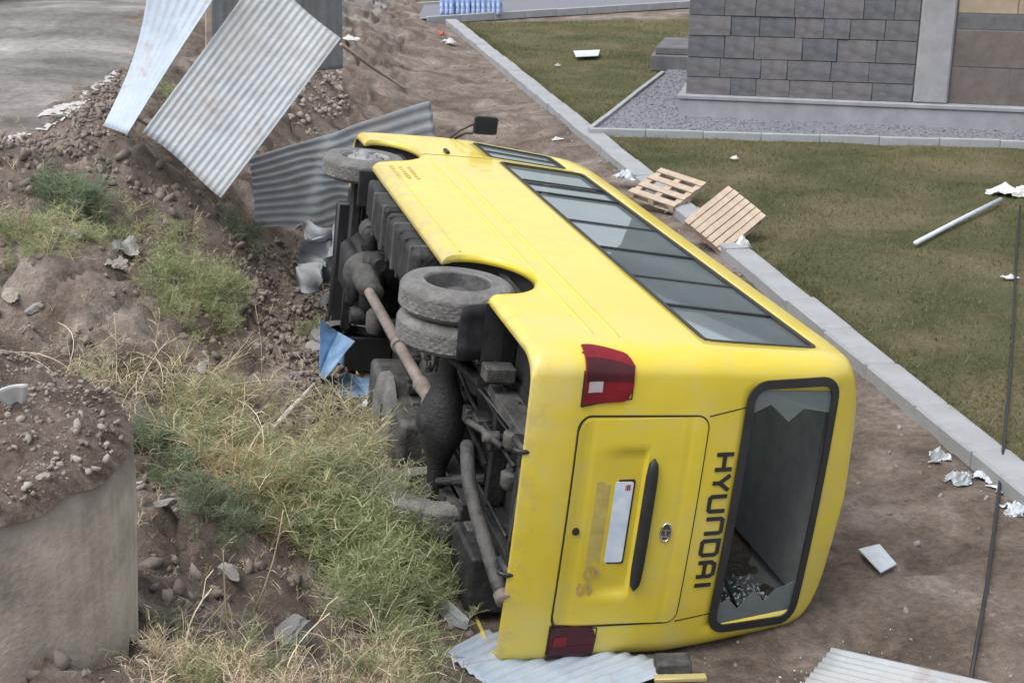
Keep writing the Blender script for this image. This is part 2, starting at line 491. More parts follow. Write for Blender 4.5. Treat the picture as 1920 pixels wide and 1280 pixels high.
M_SOIL = multi_soil('earth_brown', [(.095, .073, .057), (.17, .135, .109), (.255, .21, .176), (.37, .322, .285)], scale=1.3)
M_SOILR = multi_soil('rubble_earth', [(.095, .070, .054), (.15, .114, .09), (.22, .175, .143), (.33, .28, .235)], scale=5, fine=24)
M_ROAD = multi_soil('dirt_road_grey', [(.12, .108, .096), (.16, .147, .134), (.20, .188, .174), (.255, .243, .228)], scale=.8, fine=9, bump=.25)


def road_tracks(m, ang):
    """wheel tracks: noise stretched along the direction of travel"""
    N, L = nodes_of(m); b = N['Principled BSDF']
    src = b.inputs['Base Color'].links[0].from_socket
    tc = N.new('ShaderNodeTexCoord'); mp = N.new('ShaderNodeMapping')
    mp.inputs['Rotation'].default_value = (0, 0, -ang); mp.inputs['Scale'].default_value = (.07, 1.2, 1)
    L.new(tc.outputs['Object'], mp.inputs['Vector'])
    nz = N.new('ShaderNodeTexNoise'); nz.inputs['Scale'].default_value = 1.0; nz.inputs['Detail'].default_value = 6
    L.new(mp.outputs[0], nz.inputs['Vector'])
    mr = N.new('ShaderNodeMapRange'); mr.inputs[1].default_value = .36; mr.inputs[2].default_value = .64; mr.inputs[3].default_value = .72; mr.inputs[4].default_value = 1.25
    L.new(nz.outputs['Fac'], mr.inputs[0])
    mx = N.new('ShaderNodeMix'); mx.data_type = 'RGBA'; mx.blend_type = 'MULTIPLY'; mx.inputs[0].default_value = 1
    L.new(src, mx.inputs[6]); L.new(mr.outputs[0], mx.inputs[7]); L.new(mx.outputs[2], b.inputs['Base Color'])


_ra = gp(0, 200, 2.05); _rb = gp(270, 60, 2.05)
road_tracks(M_ROAD, math.atan2(_rb[1] - _ra[1], _rb[0] - _ra[0]))
M_LAWNB = multi_soil('lawn_soil', [(.060, .070, .029), (.098, .100, .046), (.145, .130, .070), (.20, .165, .105)], scale=.7, fine=26)
M_GRAVB = pmat('gravel_bed', (.165, .17, .195), rough=.95, var=.5, scale=22, bump=1.0, bscale=28, contrast=(.3, .7))
L_LAWN = leafmat('lawn_blades', (.09, .105, .04), (.27, .25, .13), scale=.5)
L_YEL = leafmat('dry_weed', (.36, .335, .17), (.72, .68, .46), scale=2.0)
L_GRN = leafmat('green_weed', (.20, .235, .105), (.56, .585, .35), scale=2.0)
L_BLU = leafmat('bluegreen_weed', (.13, .17, .105), (.36, .42, .28), scale=2.5)
L_DRY = leafmat('dead_stalk', (.45, .36, .24), (.68, .59, .43), scale=3, trans=.05)
L_RUST = leafmat('rusty_weed', (.36, .27, .13), (.66, .54, .33), scale=2.0)
L_PALE = leafmat('pale_weed', (.30, .32, .19), (.62, .62, .45), scale=2.0)
L_TREE = leafmat('dark_bush_leaf', (.02, .035, .018), (.06, .08, .04), scale=2)
M_STEM = pmat('stem_brown', (.22, .17, .10), rough=.9, var=.2)

def in_poly(x, y, poly):
    inside = np.zeros(len(x), bool); j = len(poly) - 1
    for i in range(len(poly)):
        xi, yi = poly[i][:2]; xj, yj = poly[j][:2]
        c = ((yi > y) != (yj > y)) & (x < (xj - xi) * (y - yi) / (yj - yi + 1e-12) + xi)
        inside ^= c; j = i
    return inside


# ------------------------------------------------------------------ terrain
CTRL = [  # photo point, height (m)
    (0, 200, 2.05), (0, 100, 2.10), (0, 10, 2.15), (200, 100, 2.1), (180, 190, 2.05), (0, 250, 2.0), (120, 235, 2.0), (270, 60, 2.1),
    (420, -60, 2.1), (-250, 100, 2.1), (-250, 230, 2.05), (200, -40, 2.15), (-200, -60, 2.2),
    (265, 275, 1.80), (330, 310, 1.55), (415, 375, 1.10), (470, 440, .80), (560, 470, .45), (600, 560, .18), (650, 650, .0),
    (690, 780, .12), (760, 900, .25), (830, 1050, .20), (850, 1250, .05), (560, 700, .30), (450, 520, .72), (300, 400, 1.32), (150, 350, 1.65),
    (0, 330, 1.82), (0, 420, 1.5), (0, 520, 1.22), (0, 640, .92), (150, 620, .95), (300, 600, .85), (150, 450, 1.38), (250, 500, 1.15),
    (420, 650, .58), (300, 750, .65), (400, 850, .55), (550, 850, .30), (300, 950, .70), (450, 1050, .55), (600, 1100, .38), (730, 1140, .30),
    (300, 1150, .95), (450, 1250, .95), (600, 1270, .72), (760, 1270, .35), (300, 1275, 1.15), (-200, 700, 1.0), (-200, 1000, 1.2), (-200, 1270, 1.5),
    (640, 330, .30), (700, 240, .15), (560, 240, .75), (620, 150, .75), (660, 60, .8), (520, 180, 1.4), (480, 60, 1.9),
    (760, 110, .2), (820, 200, .05), (740, 30, .3), (960, 230, 0), (1000, 600, -.05), (1300, 800, -.1), (1300, 1200, -.12), (1500, 1270, -.1), (1700, 1100, -.05),
    (1850, 1200, 0), (1650, 800, -.05), (1400, 500, -.02), (1880, 850, 0), (1250, 420, 0), (1600, 650, -.02), (1100, 330, 0), (2100, 1200, 0), (900, 120, 0),
]
P = np.array([gp(*c) for c in CTRL])
extra = np.array([  # far and behind the camera
    (-12, 16, 2.2), (-14, 28, 2.3), (-10, 40, 2.3), (-20, 60, 2.3), (-4, 60, 1.6), (4, 60, .1), (20, 60, 0), (20, 30, 0), (20, 12, 0), (12, 4, 0), (6, 3, .2),
    (0, 2.5, 2.2), (-2, 2, 2.6), (-6, 2, 2.6), (-12, 4, 2.5), (-10, 9, 1.9), (-8, 11.5, 1.9), (3, 0, 2.0), (0, -4, 3.0), (-10, -4, 3), (10, -4, 2), (20, -4, 1.5)], float)
P = np.vstack([P, extra])


def _phi(r):
    return np.where(r > 1e-9, r * r * np.log(r + 1e-12), 0)


_n = len(P)
_S = 4.0
_K = _phi(np.linalg.norm(P[:, None, :2] - P[None, :, :2], axis=2) / _S) + 0.02 * np.eye(_n)
_Q = np.hstack([np.ones((_n, 1)), P[:, :2] / _S])
_A = np.block([[_K, _Q], [_Q.T, np.zeros((3, 3))]])
_W = np.linalg.solve(_A, np.concatenate([P[:, 2], np.zeros(3)]))


def base_h(x, y):
    x = np.asarray(x, float); y = np.asarray(y, float)
    sh = x.shape
    xf = np.clip(x.ravel(), -22, 22); yf = np.clip(y.ravel(), -5, 62)
    out = np.zeros(len(xf))
    for i in range(0, len(xf), 20000):
        a = xf[i:i + 20000]; b = yf[i:i + 20000]
        r = np.sqrt((a[:, None] - P[None, :, 0]) ** 2 + (b[:, None] - P[None, :, 1]) ** 2) / _S
        out[i:i + 20000] = _phi(r) @ _W[:_n] + _W[_n] + (a * _W[_n + 1] + b * _W[_n + 2]) / _S
    return np.clip(out.reshape(sh), -.2, 3.2)


KA = gp(1220, 352, .12); KB = gp(842, 42, .12)          # left top edge of the long kerb
KD = (KB - KA)[:2]; KD = KD / np.linalg.norm(KD)
KN = np.array([KD[1], -KD[0]])                          # towards the lawn


def kerb_s(x, y):
    return (x - KA[0]) * KN[0] + (y - KA[1]) * KN[1]


def terrain(x, y):
    x = np.asarray(x, float); y = np.asarray(y, float)
    h = base_h(x, y)
    s = kerb_s(x, y)
    w = np.clip((-s + .3) / 1.2, 0, 1)
    h = h * w                                               # level under kerb and lawn
    slope = np.clip((h - .12) / .3, 0, 1) * np.clip((2.25 - h) / .25, 0.25, 1)
    road = np.clip((h - 1.85) / .15, 0, 1) * np.clip((y - 12.5) / 1.5, 0, 1)
    rough = slope * (1 - road)
    h = h + rough * (.22 * fbm(x * 1.5 + y * .5, y * 1.5, 3, 5) + .15 * fbm(x * 5, y * 5, 9, 4) + .10 * (.28 - np.abs(fbm(x * 7 + 2, y * 7, 61, 3))) + .05 * np.abs(fbm(x * 16, y * 16, 67, 2)))
    # terraces and slips of the cut bank
    st = np.abs(fbm(x * 1.1 + 5, y * 2.0 - x * .8, 21, 3))
    h = h - rough * .24 * np.exp(-(st / .05) ** 2)
    h = h + (1 - rough) * w * (1 - road) * (.07 * fbm(x * 1.6, y * 1.6, 5, 4) + .05 * fbm(x * 7, y * 7, 6, 3) + .03 * np.abs(fbm(x * 15, y * 15, 63, 2)))
    h = h + road * (.03 * fbm(x * 1.5, y * 1.5, 31, 3))
    h = h + np.where(s > 0, -.02, 0)
    return h


def grow(start, step, end, k=1.12):
    out = []; p = start
    while (p < end) if step > 0 else (p > end):
        p += step; step *= k; out.append(p)
    return out


xs = np.array(grow(-6.6, -.07, -500, 1.13)[::-1] + list(np.arange(-6.6, 3.6, .055)) + grow(3.6, .07, 500, 1.13))
ys = np.array(grow(4.2, -.07, -300, 1.16)[::-1] + list(np.arange(4.2, 16.5, .055)) + grow(16.5, .06, 900, 1.025))
GX, GY = np.meshgrid(xs, ys, indexing='ij')
GZ = terrain(GX, GY)
nx, ny = GX.shape
idx = np.arange(nx * ny).reshape(nx, ny)
quads = np.stack([idx[:-1, :-1], idx[1:, :-1], idx[1:, 1:], idx[:-1, 1:]], -1).reshape(-1, 4)
cx = (GX[:-1, :-1] + GX[1:, 1:]).ravel() / 2; cy = (GY[:-1, :-1] + GY[1:, 1:]).ravel() / 2
cb = base_h(cx, cy)
RP = [gp(u, v, 2.05) for u, v in ((-900, 260), (-300, 262), (0, 246), (60, 232), (130, 188), (215, 140), (255, 90), (275, 40))] + [np.array(q) for q in ((-3.6, 30, 2), (-3.2, 60, 2), (-60, 400, 2), (-400, 400, 2), (-400, 14, 2))]
is_road = in_poly(cx + .5 * fbm(cx * 1.6, cy * 1.6, 41, 4), cy + .6 * fbm(cx * 1.6, cy * 1.6, 43, 4), RP)
V = np.stack([GX.ravel(), GY.ravel(), GZ.ravel()], -1)


def sub_mesh(name, mask, mat):
    F = quads[mask]
    u, inv = np.unique(F.ravel(), return_inverse=True)
    o = np_mesh(name, V[u], inv.reshape(-1, 4), mat, smooth=True)
    o['kind'] = 'structure'
    return o


ground = sub_mesh('ground', ~is_road, M_SOIL)
road = sub_mesh('road', is_road, M_ROAD)

# ------------------------------------------------------------------ lawn, kerb, path, gravel bed
def kp(s, t, z=0.0):
    """point s metres to the lawn side of the kerb line, t metres along it from KA"""
    return (KA[0] + KN[0] * s + KD[0] * t, KA[1] + KN[1] * s + KD[1] * t, z)


t_far = float((gp(842, 42, .12)[:2] - KA[:2]) @ KD)
# kerb stones
kerb = tag(empty('kerb', kp(.15, 0, 0)), kind='structure')
kx, ky = kp(.15, 0)[:2]
kvar = []
for i in range(4):
    b = MB().box(-.16, .16, -.495, .495, -.12, .13, c=.018)
    o = b.build('kerb_stone', M_KERB)
    for v in o.data.vertices:
        v.co.x += random.uniform(-.006, .006); v.co.z += random.uniform(-.006, .006)
    kvar.append(o)
ang_k = math.atan2(-KD[0], KD[1])
t = -13.2; k = 0
while t < t_far + .3:
    o = kvar[k] if k < 4 else kvar[random.randrange(4)].copy()
    if k >= 4: COL.objects.link(o)
    o.parent = kerb
    p = kp(.15 + random.uniform(-.008, .008), t + .5)
    o.location = (p[0] - kx, p[1] - ky, random.uniform(-.012, .012))
    o.rotation_euler = (random.uniform(-.008, .008), random.uniform(-.012, .012), ang_k + random.uniform(-.006, .006))
    t += 1.0; k += 1

# lawn sheet in kerb frame
ls = np.linspace(.30, 26, 90); lt = np.linspace(-14, t_far - .1, 120)
LS, LT = np.meshgrid(ls, lt, indexing='ij')
LX = KA[0] + KN[0] * LS + KD[0] * LT; LY = KA[1] + KN[1] * LS + KD[1] * LT
LZ = .085 + .05 * fbm(LX * .8, LY * .8, 51, 4)
ix = np.arange(LS.size).reshape(LS.shape)
lawn = np_mesh('lawn', np.stack([LX.ravel(), LY.ravel(), LZ.ravel()], -1),
               np.stack([ix[:-1, :-1], ix[1:, :-1], ix[1:, 1:], ix[:-1, 1:]], -1).reshape(-1, 4), M_LAWNB, smooth=True)
lawn['kind'] = 'structure'


def lawn_z(x, y):
    return .085 + .05 * fbm(np.asarray(x) * .8, np.asarray(y) * .8, 51, 4)


# gravel bed round the building
ZB = .15
gb = [gp(1105, 246, ZB), gp(1420, 256, ZB), gp(1990, 272, ZB)]
b_corner = gp(1284, 205, ZB)                  # near left corner of the building
b_right = gp(1960, 238, ZB)
gb_l = gp(1243, 138, ZB)
far_l = gp(1330, 30, ZB)
bed = [gb[0], gb[1], gb[2], gp(1990, 180, ZB), gp(1400, 30, ZB), gb_l + (gb_l - gb[0]) * .9, gb_l]


def fan_sheet(name, poly, z, mat, sub=0):
    v = [(p[0], p[1], z) for p in poly]
    o = mesh_obj(name, v, [tuple(range(len(v)))], mat)
    return o


gravel_bed = fan_sheet('gravel_bed', bed, .15, M_GRAVB); gravel_bed['kind'] = 'structure'


def strip_along(a, b, w, z0, z1, seg, name, mat, parent, off=0.0):
    a = np.array(a[:2]); b = np.array(b[:2]); d = b - a; Ln = np.linalg.norm(d); d /= Ln
    n = max(1, int(round(Ln / seg))); sl = Ln / n
    proto = MB().box(-sl / 2 + .004, sl / 2 - .004, -w / 2, w / 2, z0, z1, c=.008).build(name, mat, parent)
    base = parent.location
    for i in range(n):
        o = proto if i == 0 else proto.copy()
        if i: COL.objects.link(o); o.parent = parent
        c = a + d * (i + .5) * sl
        o.location = (c[0] - base[0], c[1] - base[1], random.uniform(-.005, .005))
        o.rotation_euler = (0, 0, math.atan2(d[1], d[0]) + random.uniform(-.004, .004))


edging = tag(empty('bed_edging', (gb[0][0], gb[0][1], 0)), kind='structure')
strip_along(gb[0], gb[2], .09, .02, .205, 1.0, 'edging_stone', M_KERB, edging)
strip_along(gb[0] + (gb_l - gb[0]) * .012, gb_l, .09, .02, .205, 1.0, 'edging_stone', M_KERB, edging)
# gravel stones (stuff)
def rock_proto(seed, n=1):
    """low-poly irregular stone, unit size"""
    rg = random.Random(seed)
    t = (1 + 5 ** .5) / 2
    v = [(-1, t, 0), (1, t, 0), (-1, -t, 0), (1, -t, 0), (0, -1, t), (0, 1, t), (0, -1, -t), (0, 1, -t), (t, 0, -1), (t, 0, 1), (-t, 0, -1), (-t, 0, 1)]
    f = [(0, 11, 5), (0, 5, 1), (0, 1, 7), (0, 7, 10), (0, 10, 11), (1, 5, 9), (5, 11, 4), (11, 10, 2), (10, 7, 6), (7, 1, 8), (3, 9, 4), (3, 4, 2), (3, 2, 6), (3, 6, 8), (3, 8, 9), (4, 9, 5), (2, 4, 11), (6, 2, 10), (8, 6, 7), (9, 8, 1)]
    v = [np.array(p) / np.linalg.norm(p) for p in v]
    for _ in range(n - 1):
        cache = {}; nf = []
        def mid(a, b):
            key = (min(a, b), max(a, b))
            if key not in cache:
                p = v[a] + v[b]; v.append(p / np.linalg.norm(p)); cache[key] = len(v) - 1
            return cache[key]
        for a, b, c in f:
            ab, bc, ca = mid(a, b), mid(b, c), mid(c, a)
            nf += [(a, ab, ca), (b, bc, ab), (c, ca, bc), (ab, bc, ca)]
        f = nf
    V_ = np.array(v)
    planes = [np.array([rg.gauss(0, 1) for _ in range(3)]) for _ in range(11)]
    for pl in planes:
        pl = pl / np.linalg.norm(pl); d = rg.uniform(.30, .80)
        dd = V_ @ pl
        V_ = V_ - np.outer(np.maximum(dd - d, 0), pl)
    V_ = V_ * (1 + .07 * RNG.standard_normal((len(V_), 1)))
    V_ = V_ / np.abs(V_).max()
    V_ = V_ * np.array([1, rg.uniform(.65, .95), rg.uniform(.5, .75)])
    return V_, np.array(f)


ROCKS = [rock_proto(s, 1) for s in range(8)]
ROCKS2 = [rock_proto(s + 50, 2) for s in range(6)]


def rot_batch(n):
    q = RNG.standard_normal((n, 4)); q /= np.linalg.norm(q, axis=1, keepdims=True)
    w, x, y, z = q.T
    return np.stack([1 - 2 * (y * y + z * z), 2 * (x * y - z * w), 2 * (x * z + y * w), 2 * (x * y + z * w), 1 - 2 * (x * x + z * z), 2 * (y * z - x * w),
                     2 * (x * z - y * w), 2 * (y * z + x * w), 1 - 2 * (x * x + y * y)], -1).reshape(n, 3, 3)


def scatter_rocks(name, pos, size, mat, protos=None, parent=None):
    protos = protos or ROCKS
    n = len(pos); Rm = rot_batch(n); which = RNG.integers(0, len(protos), n)
    Vs = []; Fs = []; base = 0
    for k, (pv, pf) in enumerate(protos):
        sel = np.where(which == k)[0]
        if len(sel) == 0: continue
        vv = np.einsum('nij,vj->nvi', Rm[sel], pv) * size[sel][:, None, None] + pos[sel][:, None, :]
        ff = pf[None] + (np.arange(len(sel)) * len(pv))[:, None, None] + base
        Vs.append(vv.reshape(-1, 3)); Fs.append(ff.reshape(-1, 3)); base += len(sel) * len(pv)
    return np_mesh(name, np.vstack(Vs), np.vstack(Fs), mat, parent)


bx = RNG.uniform(0, 14, 30000); by = RNG.uniform(18, 36, 30000)
k_ = in_poly(bx, by, bed)
bx, by = bx[k_], by[k_]
g = scatter_rocks('gravel', np.stack([bx, by, np.full(len(bx), .155)], -1), RNG.uniform(.015, .038, len(bx)), M_GRAV)
tag(g, 'dark blue-grey gravel filling the bed round the stone building', 'gravel', kind='stuff')

# far path along the top of the lawn
pa = gp(800, 38, .1); pb = gp(1300, 8, .1)
path_d = (pb - pa)[:2]; path_d /= np.linalg.norm(path_d); path_n = np.array([-path_d[1], path_d[0]])
if path_n[1] < 0: path_n = -path_n
pv = []
for s in (0, 3.2):
    for t in (-.8, 30):
        pv.append((pa[0] + path_d[0] * t + path_n[0] * s, pa[1] + path_d[1] * t + path_n[1] * s, .14))
path = mesh_obj('path', pv, [(0, 1, 3, 2)], M_GRAVB); path['kind'] = 'structure'
pk = tag(empty('path_edging', (pa[0], pa[1], 0)), kind='structure')
strip_along(pa, pa[:2] + path_d * 26, .14, .0, .20, 1.0, 'edging_stone', M_KERB, pk)
strip_along(pa[:2] + path_n * 3.2, pa[:2] + path_n * 3.2 + path_d * 26, .14, .0, .20, 1.0, 'edging_stone', M_KERB, pk)
# lawn beyond the path
fv = [(pa[0] + path_d[0] * t + path_n[0] * s, pa[1] + path_d[1] * t + path_n[1] * s, .10) for s in (3.3, 26) for t in (0, 30)]
lawn2 = mesh_obj('lawn', fv, [(0, 1, 3, 2)], M_LAWNB); lawn2['kind'] = 'structure'

# lawn blades (stuff)
def blades(n, base, hgt, wid, lean, name, mat):
    a = RNG.uniform(0, 2 * math.pi, n)
    h = RNG.uniform(*hgt, n); w = RNG.uniform(*wid, n)
    ld = RNG.uniform(0, 2 * math.pi, n); la = RNG.uniform(0, lean, n) * h
    dx, dy = np.cos(a) * w, np.sin(a) * w
    tip = base + np.stack([np.cos(ld) * la, np.sin(ld) * la, h], -1)
    v = np.stack([base + np.stack([dx, dy, 0 * dx], -1), base - np.stack([dx, dy, 0 * dx], -1), tip], 1).reshape(-1, 3)
    return np_mesh(name, v, np.arange(n * 3).reshape(-1, 3), mat)


n = 150000
s_ = .32 + RNG.uniform(0, 1, n) ** 1.3 * 10; t_ = RNG.uniform(-12, t_far - .2, n)
x_ = KA[0] + KN[0] * s_ + KD[0] * t_; y_ = KA[1] + KN[1] * s_ + KD[1] * t_
ok = ~in_poly(x_, y_, bed) & (fbm(x_ * 1.3, y_ * 1.3, 77, 3) > RNG.uniform(-.55, .1, n))
x_, y_ = x_[ok], y_[ok]
lg = blades(len(x_), np.stack([x_, y_, lawn_z(x_, y_)], -1), (.02, .06), (.003, .008), 1.5, 'lawn_grass', L_LAWN)
tag(lg, 'short olive green grass of the lawn beyond the kerb', 'grass', kind='stuff')

# ------------------------------------------------------------------ stone building
bl = gp(1284, 216, .16); br = gp(1990, 246, .16)
bdir = (br - bl)[:2]; bdir /= np.linalg.norm(bdir)
bang = math.atan2(bdir[1], bdir[0])
bld = empty('stone_building', (bl[0], bl[1], .1))
bld.rotation_euler = (0, 0, bang)
tag(bld, 'grey tuff stone building with pale plinth behind the lawn', 'building')
BW, BD = 11.0, 9.0
COLX = 4.15                                    # pilaster
MB().box(.035, BW, .035, BD, 0, 4.2).build('wall', M_MORTAR, bld)
MB().box(-.10, BW, -.10, 0.06, -.1, .36, c=.02).box(-.10, .06, .06, BD, -.1, .36, c=.02).build('plinth', M_PLINTH, bld, auto=30)
MB().box(-.13, BW, -.13, 0.05, .36, .44, c=.015).box(-.13, .05, .05, BD, .36, .44, c=.015).build('plinth_cap', M_PLINTH, bld, auto=30)
MB().box(-.25, BW + .2, -.25, BD + .2, 4.2, 4.45, c=.03).build('roof', M_PLINTH, bld)
stone_meshes = []
for i in range(6):
    o = MB().box(-.5, .5, -.5, .5, -.5, .5, c=.02).build('stone', [M_STONE, M_STONE2, M_STONE3, M_STONE, M_STONE3, M_STONE2][i])
    for v in o.data.vertices: v.co += Vector((random.uniform(-.006, .006), random.uniform(-.03, .03), random.uniform(-.006, .006)))
    stone_meshes.append(o.data); bpy.data.objects.remove(o)


def stone(x, y, z, sx, sy, sz):
    o = bpy.data.objects.new('stone', random.choice(stone_meshes)); COL.objects.link(o); o.parent = bld
    o.location = (x + (random.uniform(-.012, .012) if sx < sy else 0), y + (random.uniform(-.014, .014) if sx > sy else 0), z); o.scale = (sx, sy, sz)


z = .44; row = 0
while z < 3.0:
    h = random.choice((.30, .34, .38))
    x = 0.0
    while x < COLX - .3:
        w = min(random.uniform(.42, .85), COLX - .3 - x)
        if COLX - .3 - x - w < .25: w = COLX - .3 - x
        stone(x + w / 2, .06, z + h / 2, w - .012, .12, h - .012); x += w
    y = .14
    while y < 5:
        w = random.uniform(.42, .85)
        stone(.03 if False else .05, y + w / 2, z + h / 2, .10, w - .012, h - .012); y += w
    z += h; row += 1
MB().box(COLX - .28, COLX + .28, -.05, .2, .44, 4.2, c=.03).build('pilaster', M_PLINTH, bld)
z = .44
for h, m in ((.62, M_BROWN), (.62, M_BROWN), (.26, M_MORTAR), (.9, M_TAN), (.9, M_TAN)):
    x = COLX + .3
    while x < BW - .3:
        w = min(random.uniform(.9, 1.3), BW - x)
        o = MB().box(-w / 2 + .006, w / 2 - .006, -.05, .06, .006, h - .006, c=.01).build('cladding_panel', m, bld)
        o.location = (x + w / 2, .08 + random.uniform(-.004, .004), z)
        x += w
    z += h
# low dark step beside the building
sp = gp(1262, 118, .16)
st_ = MB().box(-.5, .5, -.9, .9, 0, .34, c=.02).box(-.42, .5, -.8, .8, .34, .5, c=.02).build('stone_step', M_STONE, auto=30)
st_.location = (sp[0] + .12, sp[1], .1); st_.rotation_euler = (0, 0, bang)
tag(st_, 'low dark grey stone step at the side of the stone building', 'step')

# ================================================================== the overturned bus
bus = empty('minibus')
BM = Matrix(((-.25052, .11534, .96122, -.35016), (.96811, .02985, .24873, 7.22882), (0.0, .99288, -.11914, 1.13907), (0, 0, 0, 1)))
bus.matrix_world = BM @ Matrix.Translation((0, -.04, 0))
tag(bus, 'yellow minibus lying on its right side with its underside towards the bank', 'bus')
BL = 6.75
XR, XF = 1.60, 5.62                    # axles
_zs = [.20, .30, .38, .50, 1.0, 1.5, 2.42]; _ys = [.985, 1.005, 1.022, 1.03, 1.03, 1.025, .955]
_fz = [.3, .6, 1.2, 1.5, 2.3, 2.72]; _fx = [6.70, 6.75, 6.74, 6.69, 6.42, 6.15]
_rz = [.2, .34, .45, .70, .76, 1.5, 1.75, 2.4, 2.72]; _rx = [.05, .02, .0, .0, .022, .05, .08, .20, .34]


def kplan(X):
    k = 1.0
    if X < .2: u = 1 - X / .2; k -= .14 * (1 - math.sqrt(max(0, 1 - u * u)))
    if X > 5.7: k -= .025 * ((X - 5.9) / .85) ** 2 if X > 5.9 else 0
    if X > BL - .22: u = (X - BL + .22) / .22; k -= .13 * (1 - math.sqrt(max(0, 1 - u * u)))
    return k


def xmap(X, z):
    if X < 1.0: return 1 - (1 - X) * (1 - float(np.interp(z, _rz, _rx)))
    if X > 5.3: return 5.3 + (X - 5.3) * (float(np.interp(z, _fz, _fx)) - 5.3) / (BL - 5.3)
    return X


def yside(z): return float(np.interp(z, _zs, _ys))


def groof(X):
    g = 1.0
    if X < .8: g -= .25 * (1 - X / .8) ** 2
    if X > 5.5: g -= .45 * ((X - 5.5) / 1.25) ** 2
    return g


def side_pt(X, z, off=0.0, sgn=1):
    return (xmap(X, z), sgn * (yside(z) * kplan(X) + off), z)


def cap_pt(Y, z, off=0.0):
    ys_ = yside(z); h = ys_ * .86
    a = abs(Y)
    if a <= h:
        return (xmap(0, z) - .03 * (1 - (Y / h) ** 2) - off, Y, z)
    k = min(1, a / ys_); c = 1 - (1 - k) / .14; u = math.sqrt(max(0, 1 - c * c)); X = .2 * (1 - u)
    nx_, ny_ = -u, c
    l = math.hypot(nx_, ny_) or 1
    return (xmap(X, z) + off * nx_ / l, Y + math.copysign(off * ny_ / l, Y), z)


def zbot(X):
    if X < 1.35: b = .38
    elif X < 5.3: b = .275
    else: b = .36
    for xa, ra, top in ((XR - .02, .47, .80), (XF - .02, .50, .80)):
        if abs(X - xa) < ra:
            return b + (top - b) * math.sqrt(1 - ((X - xa) / ra) ** 2) ** .85
    return b


xst = set()
for a in np.linspace(0, math.pi / 2, 9): xst.add(round(.2 * (1 - math.cos(a)), 4)); xst.add(round(BL - .22 * (1 - math.cos(a)), 4))
for xa, ra in ((XR - .02, .47), (XF - .02, .50)):
    for a in np.linspace(0, math.pi, 27): xst.add(round(xa + ra * .9999 * math.cos(a), 4))
WX0, WX1 = .30, 5.46                  # side window opening
DX0, DX1 = 5.64, 6.40                 # driver's window opening
for a in (WX0, WX1, DX0, DX1): xst.add(a)
for a in np.arange(.3, 6.6, .2): xst.add(round(float(a), 4))
xst = sorted(xst)
xst = [x for i, x in enumerate(xst) if i == 0 or x - xst[i - 1] > .003 or x in (WX0, WX1, DX0, DX1)]
ZW0, ZW1 = 1.55, 2.365
rowsL = [('f', f) for f in (0, .03, .07, .12, .2, .4, .6, .8)] + [('z', z) for z in (.86, 1.0, 1.2, 1.40, 1.50, ZW0, 1.72, 1.80, 1.95, 2.10, 2.24, ZW1, 2.42)]
rowsR = [('r', t) for t in np.linspace(0, math.pi / 2, 9)[1:]]


def row_pt(X, r, sgn):
    kind, v = r
    if kind == 'f':
        zb = zbot(X); z = zb + (.86 - zb) * v
        off = {0: -.050, .03: -.022, .07: -.004, .12: .004}.get(v, 0)      # rolled wheel-arch and sill lip
        return side_pt(X, z, off, sgn)
    if kind == 'z': return side_pt(X, v, 0, sgn)
    n_ = 3.0
    y = .955 * max(0, math.cos(v)) ** (2 / n_); z = 2.42 + .36 * math.sin(v) ** (2 / n_) * groof(X)
    if v > 1.5707: y = 0
    return (xmap(X, z), sgn * y * kplan(X), z)


allrows = [(r, 1) for r in rowsL] + [(r, 1) for r in rowsR] + [(r, -1) for r in rowsR[-2::-1]] + [(r, -1) for r in rowsL[::-1]]
BV = []; BF = []
nr = len(allrows)
for X in xst:
    for r, s in allrows: BV.append(row_pt(X, r, s))


def rowz(r): return r[1] if r[0] == 'z' else (0 if r[0] == 'f' else 9)


for i in range(len(xst) - 1):
    xm = (xst[i] + xst[i + 1]) / 2
    for j in range(nr - 1):
        za, zb_ = sorted((rowz(allrows[j][0]), rowz(allrows[j + 1][0])))
        hole = False
        if za >= ZW0 - 1e-6 and zb_ <= ZW1 + 1e-6 and WX0 < xm < WX1: hole = True
        if za >= 1.50 - 1e-6 and zb_ <= 2.24 + 1e-6 and DX0 < xm < DX1: hole = True
        if hole: continue
        BF.append((i * nr + j, (i + 1) * nr + j, (i + 1) * nr + j + 1, i * nr + j + 1))
# rear cap and front cap
fr = sorted(set([round(float(a), 3) for a in np.linspace(-1, 1, 17)] + [-.93, .93]))
half = rowsL + rowsR


def cap(X, rear):
    base = len(BV)
    for r in half:
        p = row_pt(X, r, 1)
        for f_ in fr:
            BV.append((p[0] + (-.03 if rear else .06) * (1 - f_ * f_), p[1] * f_, p[2]))
    m = len(fr)
    for j in range(len(half) - 1):
        za, zb_ = rowz(half[j]), rowz(half[j + 1])
        for c in range(m - 1):
            fm = abs(fr[c] + fr[c + 1]) / 2
            if rear and za >= 1.80 - 1e-6 and zb_ <= 2.42 + 1e-6 and fm < .93: continue
            if rear and za >= .86 - 1e-6 and zb_ <= 1.2 + 1e-6 and fm < .62: continue
            if not rear and za >= 1.20 - 1e-6 and zb_ <= ZW1 + 1e-6 and fm < .93: continue
            q = (base + j * m + c, base + j * m + c + 1, base + (j + 1) * m + c + 1, base + (j + 1) * m + c)
            BF.append(q if rear else q[::-1])


